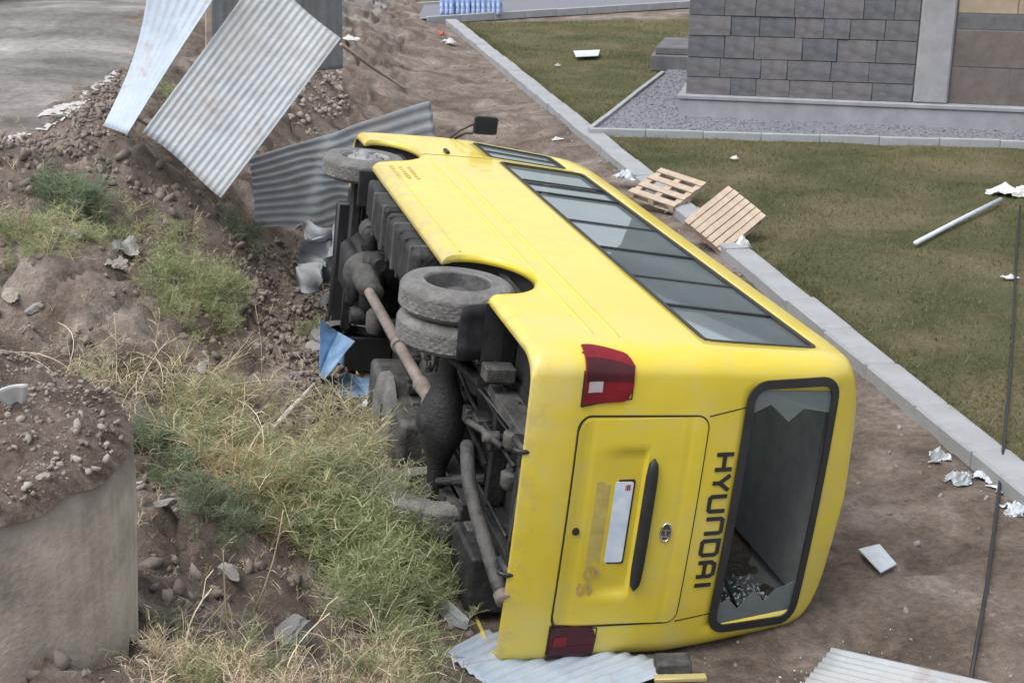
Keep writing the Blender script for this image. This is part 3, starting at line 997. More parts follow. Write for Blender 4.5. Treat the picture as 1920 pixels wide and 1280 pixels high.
cap(0.0, True); cap(BL, False)
body = mesh_obj('body', BV, BF, [M_YEL, M_INT], bus, smooth=True)
import bmesh
bm_ = bmesh.new(); bm_.from_mesh(body.data)
bmesh.ops.remove_doubles(bm_, verts=bm_.verts, dist=.0008)
bmesh.ops.recalc_face_normals(bm_, faces=bm_.faces)
bm_.to_mesh(body.data); bm_.free()
body.data.polygons.foreach_set('use_smooth', [True] * len(body.data.polygons))
body.data.set_sharp_from_angle(angle=R(50))
so = body.modifiers.new('thickness', 'SOLIDIFY'); so.thickness = .022; so.offset = -1; so.material_offset = 1; so.material_offset_rim = 0
# flip check: normals must point outwards (roof up)
up = [p for p in body.data.polygons if p.center.z > 2.6]
if up and sum(p.normal.z for p in up) < 0:
    body.data.flip_normals()


def rrect(y0, y1, z0, z1, r, n=6):
    pts = []
    for cy_, cz_, a0 in ((y1 - r, z1 - r, 0), (y0 + r, z1 - r, 90), (y0 + r, z0 + r, 180), (y1 - r, z0 + r, 270)):
        for k in range(n + 1):
            a = R(a0 + 90 * k / n); pts.append((cy_ + r * math.cos(a), cz_ + r * math.sin(a)))
    return pts


def densify(pts, step=.08, closed=True):
    out = []
    m = len(pts)
    for i in range(m if closed else m - 1):
        a = pts[i]; b = pts[(i + 1) % m]
        d = math.hypot(b[0] - a[0], b[1] - a[1]); k = max(1, int(d / step))
        for q in range(k): out.append((a[0] + (b[0] - a[0]) * q / k, a[1] + (b[1] - a[1]) * q / k))
    if not closed: out.append(pts[-1])
    return out


def ribbon(name, pts, w, fn, mat, parent, off=.003, th=.0, closed=True, smooth=False):
    """band of width w along a path on a body surface; th: raised height of its outer face"""
    pts = densify(pts, closed=closed)
    m = len(pts); v = []; f = []
    for i, p in enumerate(pts):
        a = pts[(i - 1) % m] if (closed or i > 0) else p
        b = pts[(i + 1) % m] if (closed or i < m - 1) else p
        tx, ty = b[0] - a[0], b[1] - a[1]; l = math.hypot(tx, ty) or 1
        nx_, ny_ = -ty / l, tx / l
        q0 = (p[0] + nx_ * w / 2, p[1] + ny_ * w / 2); q1 = (p[0] - nx_ * w / 2, p[1] - ny_ * w / 2)
        v += [fn(*q0, off - .012), fn(*q0, off + th), fn(*q1, off + th), fn(*q1, off - .012)]
    for i in range(m if closed else m - 1):
        j = (i + 1) % m
        for k in range(3): f.append((i * 4 + k, i * 4 + k + 1, j * 4 + k + 1, j * 4 + k))
    return mesh_obj(name, v, f, mat, parent, smooth)


def patch(name, rowsz, ext, fn, mat, parent, off=.006, m=10, depth=.012, offfn=None):
    """sheet on a body surface: rows of z, ext(z) -> (y0, y1); closed at its edge"""
    v = []; f = []; n_ = m + 1
    for lay in (0, 1):
        for z in rowsz:
            y0, y1 = ext(z)
            for c in range(n_):
                y = y0 + (y1 - y0) * c / m
                o_ = off + (offfn(y, z) if offfn else 0)
                v.append(fn(y, z, o_ if lay == 0 else -depth))
    k = len(rowsz)
    for j in range(k - 1):
        for c in range(m):
            f.append((j * n_ + c, j * n_ + c + 1, (j + 1) * n_ + c + 1, (j + 1) * n_ + c))
    b = k * n_
    per = [c for c in range(n_)] + [j * n_ + m for j in range(1, k)] + [(k - 1) * n_ + c for c in range(m - 1, -1, -1)] + [j * n_ for j in range(k - 2, 0, -1)]
    for i in range(len(per)):
        a, c = per[i], per[(i + 1) % len(per)]
        f.append((a, a + b, c + b, c))
    o = mesh_obj(name, v, f, mat, parent, True)
    o.data.set_sharp_from_angle(angle=R(40))
    return o


CY = -.045                            # lid and lettering sit slightly off the body's middle
# tailgate with number-plate recess
LY0, LY1, LZ0, LZ1 = CY - .69, CY + .69, .70, 1.525


def lid_ext(z):
    r = .075
    e = 0
    if z < LZ0 + r: e = r - math.sqrt(max(0, r * r - (LZ0 + r - z) ** 2))
    if z > LZ1 - r: e = r - math.sqrt(max(0, r * r - (z - LZ1 + r) ** 2))
    sl = .02 * (1 - (z - LZ0) / (LZ1 - LZ0))
    return LY0 + e + sl, LY1 - e - sl


def sstep(a, b, x):
    t = max(0, min(1, (x - a) / (b - a))); return t * t * (3 - 2 * t)


def lid_off(y, z):
    w = sstep(CY - .50, CY - .44, y) * (1 - sstep(CY + .44, CY + .50, y)) * sstep(.80, 1.12, z) * (1 - sstep(1.145, 1.17, z))
    g_ = -.006 * math.exp(-((z - 1.42) / .012) ** 2) - .006 * math.exp(-((z - .79) / .010) ** 2)
    return -.030 * w + g_


lrows = sorted(set([LZ0 + (LZ1 - LZ0) * i / 44 for i in range(45)] + [LZ0 + .075 * (1 - math.cos(a)) for a in np.linspace(0, 1.57, 6)] + [LZ1 - .075 * (1 - math.cos(a)) for a in np.linspace(0, 1.57, 6)]))
lid = patch('tailgate', lrows, lid_ext, cap_pt, M_YEL, bus, off=.007, m=46, depth=.004, offfn=lid_off)
ribbon('panel_gap', rrect(LY0 - .004, LY1 + .004, LZ0 - .004, LZ1 + .004, .08), .013, cap_pt, M_SEAL, bus, off=.0015)
# handle bar above the plate
hb = MB()
hv = []
for i in range(25):
    t = i / 24; y = CY + .44 - .88 * t
    e = math.sqrt(max(0, 1 - (2 * t - 1) ** 8)) * .9 + .1
    cx_, _, _ = cap_pt(y, 1.2, 0)
    for a in np.linspace(0, 2 * math.pi, 13)[:-1]:
        hv.append((cx_ - .02 - .028 * e * math.cos(a) - .010, y, 1.195 + .04 * e * math.sin(a)))
hf = []
for i in range(24):
    for k in range(12): hf.append((i * 12 + k, i * 12 + (k + 1) % 12, (i + 1) * 12 + (k + 1) % 12, (i + 1) * 12 + k))
hf += [tuple(range(12))[::-1], tuple(24 * 12 + k for k in range(12))]
mesh_obj('handle', hv, hf, M_BLK, lid, True)


def off_patch(name, y0, y1, z0, z1, r, off, mat, parent, th=.004, base=cap_pt):
    pts = rrect(y0, y1, z0, z1, r, 4)
    v = [base(y, z, off + th) for y, z in pts] + [base(y, z, off) for y, z in pts]
    n_ = len(pts)
    f = [tuple(range(n_))] + [(i, i + n_, (i + 1) % n_ + n_, (i + 1) % n_) for i in range(n_)]
    return mesh_obj(name, v, f, mat, parent)


RC = -.022                            # depth of the recess
plate = off_patch('number_plate', CY - .255, CY + .275, .985, 1.10, .012, .002 + RC, M_PLATE, lid, th=.012)
off_patch('plate_frame', CY - .268, CY + .288, .972, 1.113, .014, .0 + RC, M_BLK, lid, th=.008)
# flag and country mark on the plate
for i, c in enumerate(((.45, .03, .04), (.06, .08, .35), (.60, .30, .06))):
    m_ = pmat('flag_%s' % 'rbo'[i], c, rough=.4)
    off_patch('flag_stripe', CY + .222, CY + .258, 1.082 - .012 * i - .010, 1.082 - .012 * i, .001, .0145 + RC, m_, plate, th=.001)
M_INK = pmat('plate_ink', (.05, .06, .10), rough=.5)


def stroke_poly(pl, w):
    """thick open polyline -> quads (mitred)"""
    v = []; f = []
    m = len(pl)
    for i, p in enumerate(pl):
        d0 = np.array(pl[i]) - np.array(pl[i - 1]) if i > 0 else None
        d1 = np.array(pl[i + 1]) - np.array(pl[i]) if i < m - 1 else None
        if d0 is None: d0 = d1
        if d1 is None: d1 = d0
        d0 = d0 / np.linalg.norm(d0); d1 = d1 / np.linalg.norm(d1)
        n0 = np.array([-d0[1], d0[0]]); n1 = np.array([-d1[1], d1[0]])
        n_ = n0 + n1; n_ = n_ / np.linalg.norm(n_); s = 1 / max(.35, n_ @ n0)
        v += [np.array(p) + n_ * w / 2 * s, np.array(p) - n_ * w / 2 * s]
    for i in range(m - 1): f.append((2 * i, 2 * i + 1, 2 * i + 3, 2 * i + 2))
    return v, f


def letter(name, strokes, w, y_left, z0, wd, ht, off, mat, parent, th=.005, sl=0.0):
    """strokes in 0..1 x 0..1; text runs towards -Y"""
    V_ = []; F_ = []
    for pl in strokes:
        pl = [(p[0] * wd, p[1] * ht) for p in pl]
        v, f = stroke_poly(pl, w)
        b = len(V_); n_ = len(v)
        for lay in (th, 0):
            for p in v: V_.append(cap_pt(y_left - p[0] - sl * p[1], z0 + p[1], off + lay))
        for q in f:
            F_.append(tuple(b + i for i in q))
        k = n_ // 2
        for i in range(k - 1):
            F_.append((b + 2 * i, b + 2 * i + 2, b + n_ + 2 * i + 2, b + n_ + 2 * i))
            F_.append((b + 2 * i + 1, b + n_ + 2 * i + 1, b + n_ + 2 * i + 3, b + 2 * i + 3))
        F_.append((b, b + n_, b + n_ + 1, b + 1)); F_.append((b + n_ - 1, b + 2 * n_ - 1, b + 2 * n_ - 2, b + n_ - 2))
    return mesh_obj(name, V_, F_, mat, parent)


GL = {
    'H': [[(0, 0), (0, 1)], [(1, 0), (1, 1)], [(0, .5), (1, .5)]],
    'Y': [[(0, 1), (.5, .42), (1, 1)], [(.5, .46), (.5, 0)]],
    'U': [[(0, 1), (0, .12), (.1, 0), (.9, 0), (1, .12), (1, 1)]],
    'N': [[(0, 0), (0, .88), (.1, 1), (.9, 1), (1, .88), (1, 0)]],
    'D': [[(0, 0), (0, 1), (.85, 1), (1, .85), (1, .15), (.85, 0), (-.02, 0)]],
    'A': [[(0, 0), (0, .8), (.16, 1), (.84, 1), (1, .8), (1, 0)], [(0, .42), (1, .42)]],
    'I': [[(.5, 0), (.5, 1)]],
}
M_LET = pmat('lettering_black', (.02, .02, .022), rough=.45)
y_ = CY + .445; ZT = 1.605
for i, ch in enumerate('HYUNDAI'):
    wd = .098 if ch != 'I' else .02
    letter('letter', GL[ch], .026, y_, ZT + .012, wd, .115, .003, M_LET, bus)
    y_ -= wd + .052 - (.012 if ch in 'HY' else 0)
# small emblem
em = MB()
ev = []; ef = []
cx_ = cap_pt(CY - .055, 1.35, 0)
for i in range(28):
    a = 2 * math.pi * i / 28
    for k in range(8):
        b = 2 * math.pi * k / 8
        ra = .048 + .006 * math.cos(b); rb = .034 + .006 * math.cos(b)
        ev.append(cap_pt(CY - .055 + (ra + .012) * math.cos(a), 1.35 + rb * math.sin(a), .012 + .006 * math.sin(b)))
for i in range(28):
    for k in range(8): ef.append((i * 8 + k, ((i + 1) % 28) * 8 + k, ((i + 1) % 28) * 8 + (k + 1) % 8, i * 8 + (k + 1) % 8))
emb = mesh_obj('emblem', ev, ef, M_CHR, lid, True)
letter('emblem_letter', [[(.15, -.05), (.0, 1.05)], [(1.0, -.05), (.85, 1.05)], [(.05, .42), (.95, .58)]], .010, CY - .055 + .026, 1.328, .052, .044, .009, M_CHR, emb, th=.005, sl=.25)
off_patch('emblem_back', CY - .055 - .05, CY - .055 + .05, 1.318, 1.382, .03, .006, M_CHG, emb, th=.003)
# key lock, faded lettering and a smear for blurred-out lettering beside the plate
lk = MB().lathe([(.0, -.012), (.022, -.012), (.024, 0), (.024, .01)], 14, (0, 0, 0), 'X').build('lock', M_BLK, lid)
p = cap_pt(CY - .03, .765, .008); lk.location = p
GL6 = [[(.95, .88), (.6, 1), (.25, .85), (.05, .5), (.1, .15), (.45, 0), (.85, .1), (.95, .35), (.75, .55), (.35, .55), (.1, .35)]]
GLS = [[(.95, .85), (.6, 1), (.15, .9), (.05, .7), (.25, .55), (.75, .45), (.95, .28), (.8, .06), (.4, 0), (.03, .15)]]
letter('painted_character', GL6, .016, CY - .275, .865, .085, .095, .0075, M_PRINT, lid, th=.0012)
letter('painted_character', GLS, .018, CY - .385, .865 - .03, .085, .085, .0075, M_PRINT, lid, th=.0012)
sm_v = []; sm_rows = np.linspace(.862, .955, 8)
patch('blurred_print', list(sm_rows), lambda z: (CY - .25 + .02 * math.sin(z * 70), CY + .275 - .015 * math.sin(z * 55)), lambda y, z, o_: cap_pt(y, z, o_ + lid_off(y, z)), M_DRAB, lid, off=.0082, m=30, depth=-.004)

# tail lamps: red lens with a clear insert
for s in (1, -1):
    y0, y1 = (.725, 1.012)
    z0, z1 = .70, 1.005

    def lext(z, s=s):
        t = (z - z0) / (z1 - z0)
        a = y0 + .05 * t ** 2 * 0 + (0.02 if t > .94 else 0) + .02 * t
        b_ = yside(z) - .004 - .035 * t * t
        a += .05 * (max(0, t - .82) / .18) ** 2; b_ -= .04 * (max(0, t - .82) / .18) ** 2
        return (s * a, s * b_)
    lz = [z0 + (z1 - z0) * i / 16 for i in range(17)]
    lamp = patch('tail_lamp', lz, lext, cap_pt, M_RED if s > 0 else M_REDD, bus, off=.014, m=12, depth=.004)
    patch('dark_lens', [z0 + (z1 - z0) * i / 8 * .95 + .008 for i in range(9)], lambda z, s=s: (s * .865, s * .985 - s * .04 * ((z - z0) / .3) ** 2), cap_pt, M_REDD, lamp, off=.0165, m=6, depth=-.010)
    patch('reverse_lens', [.725, .77, .815], lambda z, s=s: (s * .80, s * .865), cap_pt, M_CLR if s > 0 else M_RED, lamp, off=.017, m=4, depth=-.010)
    ribbon('lamp_gasket', [(s * .715, .695), (s * .755, 1.008), (s * .95, 1.008)], .008, cap_pt, M_SEAL, lamp, off=.004, closed=False)

# bumper break line between lower bumper and panels
for s in (1, -1):
    ribbon('panel_gap', [(s * .715, .695), (s * 1.01, .695)], .010, cap_pt, M_SEAL, bus, off=.0015, closed=False)
    ribbon('panel_gap', [(s * (.69) + CY, 1.525), (s * .70, 1.80)], .008, cap_pt, M_SEAL, bus, off=.0015, closed=False)
# ridges and creases pressed into the sides
for s in (1, -1):
    fs = lambda x, z, o_, s=s: side_pt(x, z, o_, s)
    for z, xa, xb in ((.985, .28, 5.25), (.835, .34, 5.20)):
        v = []; f = []
        X_ = np.linspace(xa, xb, 40)
        for x in X_:
            e = max(.04, min(1, (x - xa) / .05, (xb - x) / .05))
            for k in range(9):
                a = math.pi * k / 8
                v.append(fs(x, z - .016 * math.cos(a), -.001 + .012 * e * math.sin(a)))
        for i in range(len(X_) - 1):
            for k in range(8): f.append((i * 9 + k, i * 9 + k + 1, (i + 1) * 9 + k + 1, (i + 1) * 9 + k) if s > 0 else (i * 9 + k + 1, i * 9 + k, (i + 1) * 9 + k, (i + 1) * 9 + k + 1))
        o = mesh_obj('side_ridge', v, f, M_YEL, bus, True)
    ribbon('sill_groove', [(2.12, .42), (4.95, .42)], .010, fs, M_YEL, bus, off=.006, closed=False)
    # driver door gaps
    ribbon('panel_gap', [(5.545, 2.3), (5.545, .86), (5.50, .80)], .010, fs, M_SEAL, bus, off=.002, closed=False)
    # rear corner of the door
    for r_ in range(3):
        for q in range(6):
            x_ = 4.93 - .085 * q - .02 * r_; z_ = .40 + r_ * .075
            b = MB()
            vv = [fs(x_, z_, .004), fs(x_ - .06, z_, .004), fs(x_ - .06, z_ + .028, .010), fs(x_, z_ + .028, .010),
                  fs(x_, z_, -.006), fs(x_ - .06, z_, -.006), fs(x_ - .06, z_ + .028, -.006), fs(x_, z_ + .028, -.006)]
            b.add(vv, [(0, 1, 2, 3), (4, 7, 6, 5), (0, 4, 5, 1), (2, 6, 7, 3), (0, 3, 7, 4), (1, 5, 6, 2)])
            b.build('vent_slat', M_DRAB, bus)
    hd = MB().box(-.07, .07, 0, .03, -.02, .02, c=.008).build('door_handle', M_BLK, bus)
    p = fs(5.68, 1.08, 0); hd.location = (p[0], p[1] - (.03 if s < 0 else 0), p[2])

# side windows: panes, dividers and seal
PX = [5.46, 4.76, 4.30, 3.32, 2.52, 1.76, 1.10, .30]
for s in (1, -1):
    fs = lambda x, z, o_, s=s: side_pt(x, z, o_, s)
    ribbon('window_seal', rrect(WX0 + .006, WX1 - .006, ZW0 + .006, ZW1 - .006, .05), .030, fs, M_SEAL, bus, off=.003, th=.003)
    ribbon('window_seal', rrect(DX0 + .006, DX1 - .006, 1.506, 2.234, .05), .035, fs, M_SEAL, bus, off=.003, th=.003)
    for i in range(len(PX) - 1):
        xa, xb = PX[i + 1], PX[i]
        o_ = -.012 if i % 2 else -.020
        if i == 1: xb -= 0.13                                # slid open: dark gap
        zr = list(np.linspace(ZW0 - .01, ZW1 + .01, 6))
        patch('window_pane', zr, lambda z, xa=xa, xb=xb: (xa + .004, xb - .004), fs, M_GLASS, bus, off=o_, m=4, depth=-o_ + .005)
        if i < len(PX) - 2:
            ribbon('window_divider', [(PX[i + 1], ZW0), (PX[i + 1], ZW1)], .030 if i % 2 == 0 else .022, fs, M_SEAL, bus, off=-.001, closed=False)
    ribbon('window_divider', [(PX[1] - .14, ZW0), (PX[1] - .14, ZW1)], .02, fs, M_SEAL, bus, off=-.004, closed=False)
    patch('window_pane', list(np.linspace(1.495, 2.245, 6)), lambda z: (DX0 - .004, DX1 + .004), fs, M_GLASS, bus, off=-.012, m=4, depth=.017)
    ribbon('window_divider', [(6.02, 1.5), (6.02, 2.24)], .022, fs, M_SEAL, bus, off=-.002, closed=False)
# rear window: seal and shattered remains of its glass
ribbon('window_seal', rrect(-.83, .83, 1.795, 2.425, .11), .055, cap_pt, M_SEAL, bus, off=.004, th=.010)
# jagged glass: lower part in the frame (towards the ground) and a shard at the upper end
def shard(pts, name='glass_shard'):
    v = [cap_pt(y, z, -.004) for y, z in pts] + [cap_pt(y, z, -.010) for y, z in pts]
    n_ = len(pts)
    mesh_obj(name, v, [tuple(range(n_)), tuple(range(n_, 2 * n_))[::-1]] + [(i, i + n_, (i + 1) % n_ + n_, (i + 1) % n_) for i in range(n_)], M_GLASSD, bus)


shard([(-.82, 1.80), (-.82, 2.41), (-.55, 2.40), (-.60, 2.24), (-.68, 2.18), (-.58, 2.08), (-.70, 1.98), (-.62, 1.90), (-.66, 1.80)])
shard([(.82, 1.80), (.82, 2.41), (.62, 2.41), (.66, 2.2), (.58, 2.1), (.70, 1.95), (.64, 1.80)])
cr = np.stack([RNG.uniform(.24, .75, 420), RNG.uniform(-.88, -.80, 420), RNG.uniform(1.75, 2.40, 420)], -1)
M_CRUMB = pmat('glass_crumb', (.50, .58, .57), rough=.15, var=.2, spec=.8)
o = scatter_rocks('glass_crumbs', cr, RNG.uniform(.006, .020, 420), M_CRUMB, parent=bus); o['kind'] = 'stuff'
MB().tube([(.16, .80, 1.84), (.40, .2, 1.95), (.28, -.5, 1.90), (.22, -.80, 2.05)], .014, 6).build('torn_seal', M_SEAL, bus, smooth=True)
# windscreen
def wpt(y, z, o_):
    p = row_pt(BL, ('z', z), 1)
    return (p[0] + .06 * (1 - (y / p[1]) ** 2) + o_, y, z)


patch('windscreen', list(np.linspace(1.19, 2.30, 8)), lambda z: (-.93 * row_pt(BL, ('z', z), 1)[1], .93 * row_pt(BL, ('z', z), 1)[1]), wpt, M_GLASS, bus, off=-.012, m=12, depth=.016)
ribbon('window_seal', rrect(-.80, .80, 1.205, 2.28, .08), .05, wpt, M_SEAL, bus, off=.002, th=.004)
for s in (1, -1):
    ribbon('headlamp', rrect(s * .60 - .13, s * .60 + .13, .62, .82, .04), .05, wpt, M_CHR, bus, off=.008)
    off_patch('headlamp_lens', s * .60 - .12, s * .60 + .12, .63, .81, .035, .004, M_CLR, bus, th=.01, base=wpt)
# mirror
mr = MB()
pts = rrect(-.15, .15, -.125, .125, .045, 5)
n_ = len(pts)
v = []
for d_, sc_ in ((-.045, .6), (-.03, .92), (0, 1), (.018, .96)):
    v += [(d_, a * sc_ * .62, b * sc_) for a, b in pts]
f = [tuple(range(n_))[::-1], tuple(3 * n_ + k for k in range(n_))]
for j in range(3):
    for k in range(n_): f.append((j * n_ + k, j * n_ + (k + 1) % n_, (j + 1) * n_ + (k + 1) % n_, (j + 1) * n_ + k))
# mirror glass faces the rear (-X)
mir = MB(); mir.add([(-x, y, z) for x, y, z in v], [q[::-1] for q in f])
mo = mir.build('mirror', M_BLK, bus, auto=40)
mo.location = (6.42, 1.185, 1.625)
MB().tube([(6.42 - 6.42, 1.10 - 1.185, 1.50 - 1.625), (.06, -.10, -.18), (.10, -.17, -.28)], .012, 8).tube([(0, .02, -.10), (.05, -.08, -.25), (.11, -.18, -.33)], .010, 8).build('mirror_arm', M_BLK, mo, smooth=True)
mg = MB().box(-.022, -.0195, -.075, .075, -.108, .108, c=.001).build('mirror_glass', pmat('mirror_dark', (.012, .014, .016), rough=.25), mo)

# ---------------------------------------------------------------- wheels
WZ = .30; WR = .388


def wheel(x, y_out, sgn, dual, front):
    w = empty('wheel', (x, 0, WZ), bus)
    n_ = 2 if dual else 1
    for k in range(n_):
        y0 = y_out - k * .225                     # outer face
        prof = [(.225, -.005), (.235, .002), (.25, -.004), (.30, .004), (.345, .0), (.368, -.018), (.384, -.040)]
        for g_ in range(5):
            a = -.05 - g_ * .025
            prof += [(.388, a), (.388, a - .019), (.384, a - .020), (.384, a - .023)]
        prof += [(.384, -.168), (.368, -.19), (.345, -.205), (.30, -.208), (.25, -.200), (.225, -.20)]
        ty = MB().lathe([(r, a) for r, a in prof], 144, (0, y0, 0)).build('tyre', M_RUB, w, auto=35)
        for vi, vx in enumerate(ty.data.vertices):          # lugs
            j_, k_ = divmod(vi, 144); r_ = math.hypot(vx.co.x, vx.co.z)
            if r_ > .366 and ((k_ + (j_ // 4) * 2) % 4) < 1:
                f_ = (r_ - (.006 if r_ > .38 else .003)) / r_; vx.co.x *= f_; vx.co.z *= f_
        if dual and k == 0:
            rp = [(.228, -.004), (.215, -.012), (.205, -.05), (.19, -.10), (.12, -.115), (.10, -.10), (.07, -.10), (.065, -.06), (.0, -.055)]
        elif dual:
            rp = [(.228, -.004), (.21, -.03), (.20, -.1), (.0, -.1)]
        else:
            rp = [(.228, -.004), (.215, -.010), (.205, -.035), (.175, -.040), (.15, -.015), (.12, -.005), (.10, .012), (.07, .018), (.06, .045), (.03, .052), (.0, .052)]
        rm = MB().lathe(rp, 40, (0, y0, 0)).build('rim', M_RIM if not dual else M_CHG, w, auto=35)
        if k == 0:
            for b in range(6):
                a = 2 * math.pi * b / 6
                rr = .105 if not dual else .09
                yb = y0 + (.0 if not dual else -.115)
                MB().lathe([(.0, .03), (.016, .028), (.018, .0)], 6, (rr * math.cos(a), yb, rr * math.sin(a))).build('wheel_nut', M_CHR if not dual else M_CHG, w)
            if not dual:
                for b in range(8):
                    a = 2 * math.pi * (b + .5) / 8
                    c, s_ = math.cos(a), math.sin(a)
                    hv = [(.178 * c + e * .030 * -s_ + f_ * .018 * c, y0 - .0335 + (.004 if True else 0), .178 * s_ + e * .030 * c + f_ * .018 * s_) for e, f_ in ((-1, -1), (1, -1), (1, 1), (-1, 1))]
                    hv += [(p[0], p[1] - .01, p[2]) for p in hv]
                    mesh_obj('rim_slot', hv, [(0, 1, 2, 3), (4, 7, 6, 5), (0, 4, 5, 1), (1, 5, 6, 2), (2, 6, 7, 3), (3, 7, 4, 0)], M_BLK, w)
    if sgn < 0: w.scale = (1, -1, 1)
    return w


for s in (1, -1):
    wheel(XR, .965, s, True, False)
    wheel(XF, .965, s, False, True)

# ---------------------------------------------------------------- underbody
ub = MB()
ub.box(.22, 6.5, -.50, .50, .60, .66)
for s in (1, -1):
    for xa, xb in ((.22, 1.10), (2.08, 5.08), (6.12, 6.5)):
        ya, yb = sorted((s * .505, s * .985))
        ub.box(xa, xb, ya, yb, .61, .66)
ub.build('floor_pan', M_FLOOR, bus)
for s in (1, -1):                        # wheel housings
    for xa, ra in ((XR - .02, .52), (XF - .02, .54)):
        v = []; f = []
        for i in range(15):
            a = math.pi * i / 14
            for y in (.42, .98): v.append((xa + ra * math.cos(a), s * y, .36 + .50 * math.sin(a) ** .85))
        for i in range(14): f.append((2 * i, 2 * i + 1, 2 * i + 3, 2 * i + 2))
        f.append(tuple(2 * i for i in range(15)))
        mesh_obj('wheel_housing', v, f, M_FLOOR, bus, False)
for s in (1, -1):
    v = MB()
    v.box(.20, 6.35, s * .40 - .035, s * .40 + .035, .44, .598, c=.006)
    v.build('frame_rail', M_CHG if s > 0 else M_CHS, bus, auto=30)
for x in (.34, .95, 2.30, 3.2, 4.2, 5.0, 6.2):
    MB().box(x - .04, x + .04, -.36, .36, .47, .57, c=.006).build('cross_member', M_CHS, bus)
# rear axle with banjo housing
ax = MB()
prof = []
for i in range(33):
    t = -1 + 2 * i / 32
    y = t * .72
    r_ = .062 + .105 * math.exp(-(abs((y + .04) / .24) ** 2.6)) + .02 * math.exp(-((abs(y) - .68) / .05) ** 2)
    prof.append((r_, y))
ax.lathe(prof, 24, (XR, 0, WZ - .01))
axle = ax.build('rear_axle', M_CHS, bus, smooth=True)
MB().lathe([(.0, -.085), (.05, -.08), (.095, -.055), (.125, -.01), (.135, .05), (.15, .052), (.15, .065), (.13, .07)], 24, (XR, -.04, WZ - .105), 'Z').build('differential_cover', M_CHS, axle, smooth=True)
MB().lathe([(.16, .05), (.13, .16), (.09, .24), (.075, .30), (.085, .31), (.085, .34), (.04, .35)], 20, (XR, -.04, WZ - .01), 'X').build('pinion_housing', M_SHAFT, axle, smooth=True)
MB().tube([(XR + .33, -.04, WZ), (XR + .42, -.035, WZ - .01)], .064, 14).tube([(XR + .40, -.035, WZ - .01), (XR + .66, -.02, WZ - .03)], [.05, .064], 14).tube(
    [(XR + .62, -.02, WZ - .03), (4.3, .04, WZ - .09)], .046, 14).tube([(3.0, .005, WZ - .06), (3.06, .005, WZ - .061)], .06, 14).build('drive_shaft', M_SHAFT, bus, auto=40)
for s in (1, -1):                        # leaf springs
    sp_ = MB()
    for k in range(5):
        L_ = .62 - k * .11
        pts = []
        for i in range(9):
            t = -1 + 2 * i / 8
            pts.append((XR + t * L_, s * .56, WZ + .085 + k * -.018 + .10 * (t * L_ / .62) ** 2))
        for i in range(8):
            a, b = pts[i], pts[i + 1]
            sp_.add([(a[0], a[1] - .035, a[2] - .007), (a[0], a[1] + .035, a[2] - .007), (a[0], a[1] + .035, a[2] + .007), (a[0], a[1] - .035, a[2] + .007),
                     (b[0], b[1] - .035, b[2] - .007), (b[0], b[1] + .035, b[2] - .007), (b[0], b[1] + .035, b[2] + .007), (b[0], b[1] - .035, b[2] + .007)],
                    [(0, 1, 5, 4), (1, 2, 6, 5), (2, 3, 7, 6), (3, 0, 4, 7), (0, 3, 2, 1), (4, 5, 6, 7)])
    sp_.build('leaf_spring', M_CHG, bus)
    MB().box(XR - .09, XR + .09, s * .56 - .06, s * .56 + .06, WZ - .075, WZ - .045, c=.005).tube([(XR - .06, s * .56 - .04, WZ - .10), (XR - .06, s * .56 - .04, WZ + .1)], .009, 6).tube(
        [(XR + .06, s * .56 + .04, WZ - .10), (XR + .06, s * .56 + .04, WZ + .1)], .009, 6).build('spring_clamp', M_CHG, bus)
    MB().box(XR - .72, XR - .58, s * .56 - .05, s * .56 + .05, .36, .56, c=.01).build('spring_hanger', M_CHG, bus)
    MB().tube([(XR - .10, s * .45, WZ - .02), (XR - .38, s * .30, .55)], .03, 10).tube([(XR - .2, s * .40, WZ + .07), (XR - .38, s * .30, .55)], .042, 10).build('shock_absorber', M_CHS, bus)
    # mud flap behind the rear wheels
    v = []; f = []
    for i in range(7):
        z_ = .64 - .44 * i / 6
        for j in range(5):
            y0 = .60 + .37 * j / 4
            v.append((XR - .50 - .05 * (i / 6) ** 2 + .02 * math.sin(j * 1.3 + i), s * y0, z_))
    for i in range(6):
        for j in range(4): f.append((i * 5 + j, i * 5 + j + 1, i * 5 + j + 6, i * 5 + j + 5))
    mf = mesh_obj('mud_flap', v, f, M_BLK, bus, True); md = mf.modifiers.new('t', 'SOLIDIFY'); md.thickness = .01
for s in (1, -1):
    MB().box(XF - .60, XF - .57, *sorted((s * .62, s * .95)), .16, .60, c=.008).build('mud_flap', M_BLK, bus)
# exhaust
MB().tube([(3.2, -.22, .50), (2.2, -.22, .50), (1.95, -.22, .50), (1.5, -.22, .50), (1.25, -.10, .42), (1.02, .02, .33), (.90, -.03, .31), (.80, -.14, .31), (.60, -.27, .33), (.18, -.47, .37), (.04, -.53, .385)], .047, 14).build('exhaust_pipe', M_CHG, bus, smooth=True)
MB().tube([(.06, -.52, .383), (.00, -.545, .39)], .055, 14).build('exhaust_tip', M_SHAFT, bus, smooth=True)
MB().tube([(2.15, -.25, .48), (2.2, -.25, .48), (3.0, -.25, .48), (3.05, -.25, .48)], [.05, .10, .10, .05], 16).build('silencer', M_CHG, bus, auto=40)
# tanks and boxes hung between the axles
def rbox(name, x0, x1, y0, y1, z0, z1, r_, mat):
    o = MB().box(x0, x1, y0, y1, z0, z1).build(name, mat, bus, smooth=True)
    bv = o.modifiers.new('b', 'BEVEL'); bv.width = r_; bv.segments = 4; bv.limit_method = 'NONE'
    wn_ = o.modifiers.new('w', 'WEIGHTED_NORMAL')
    return o


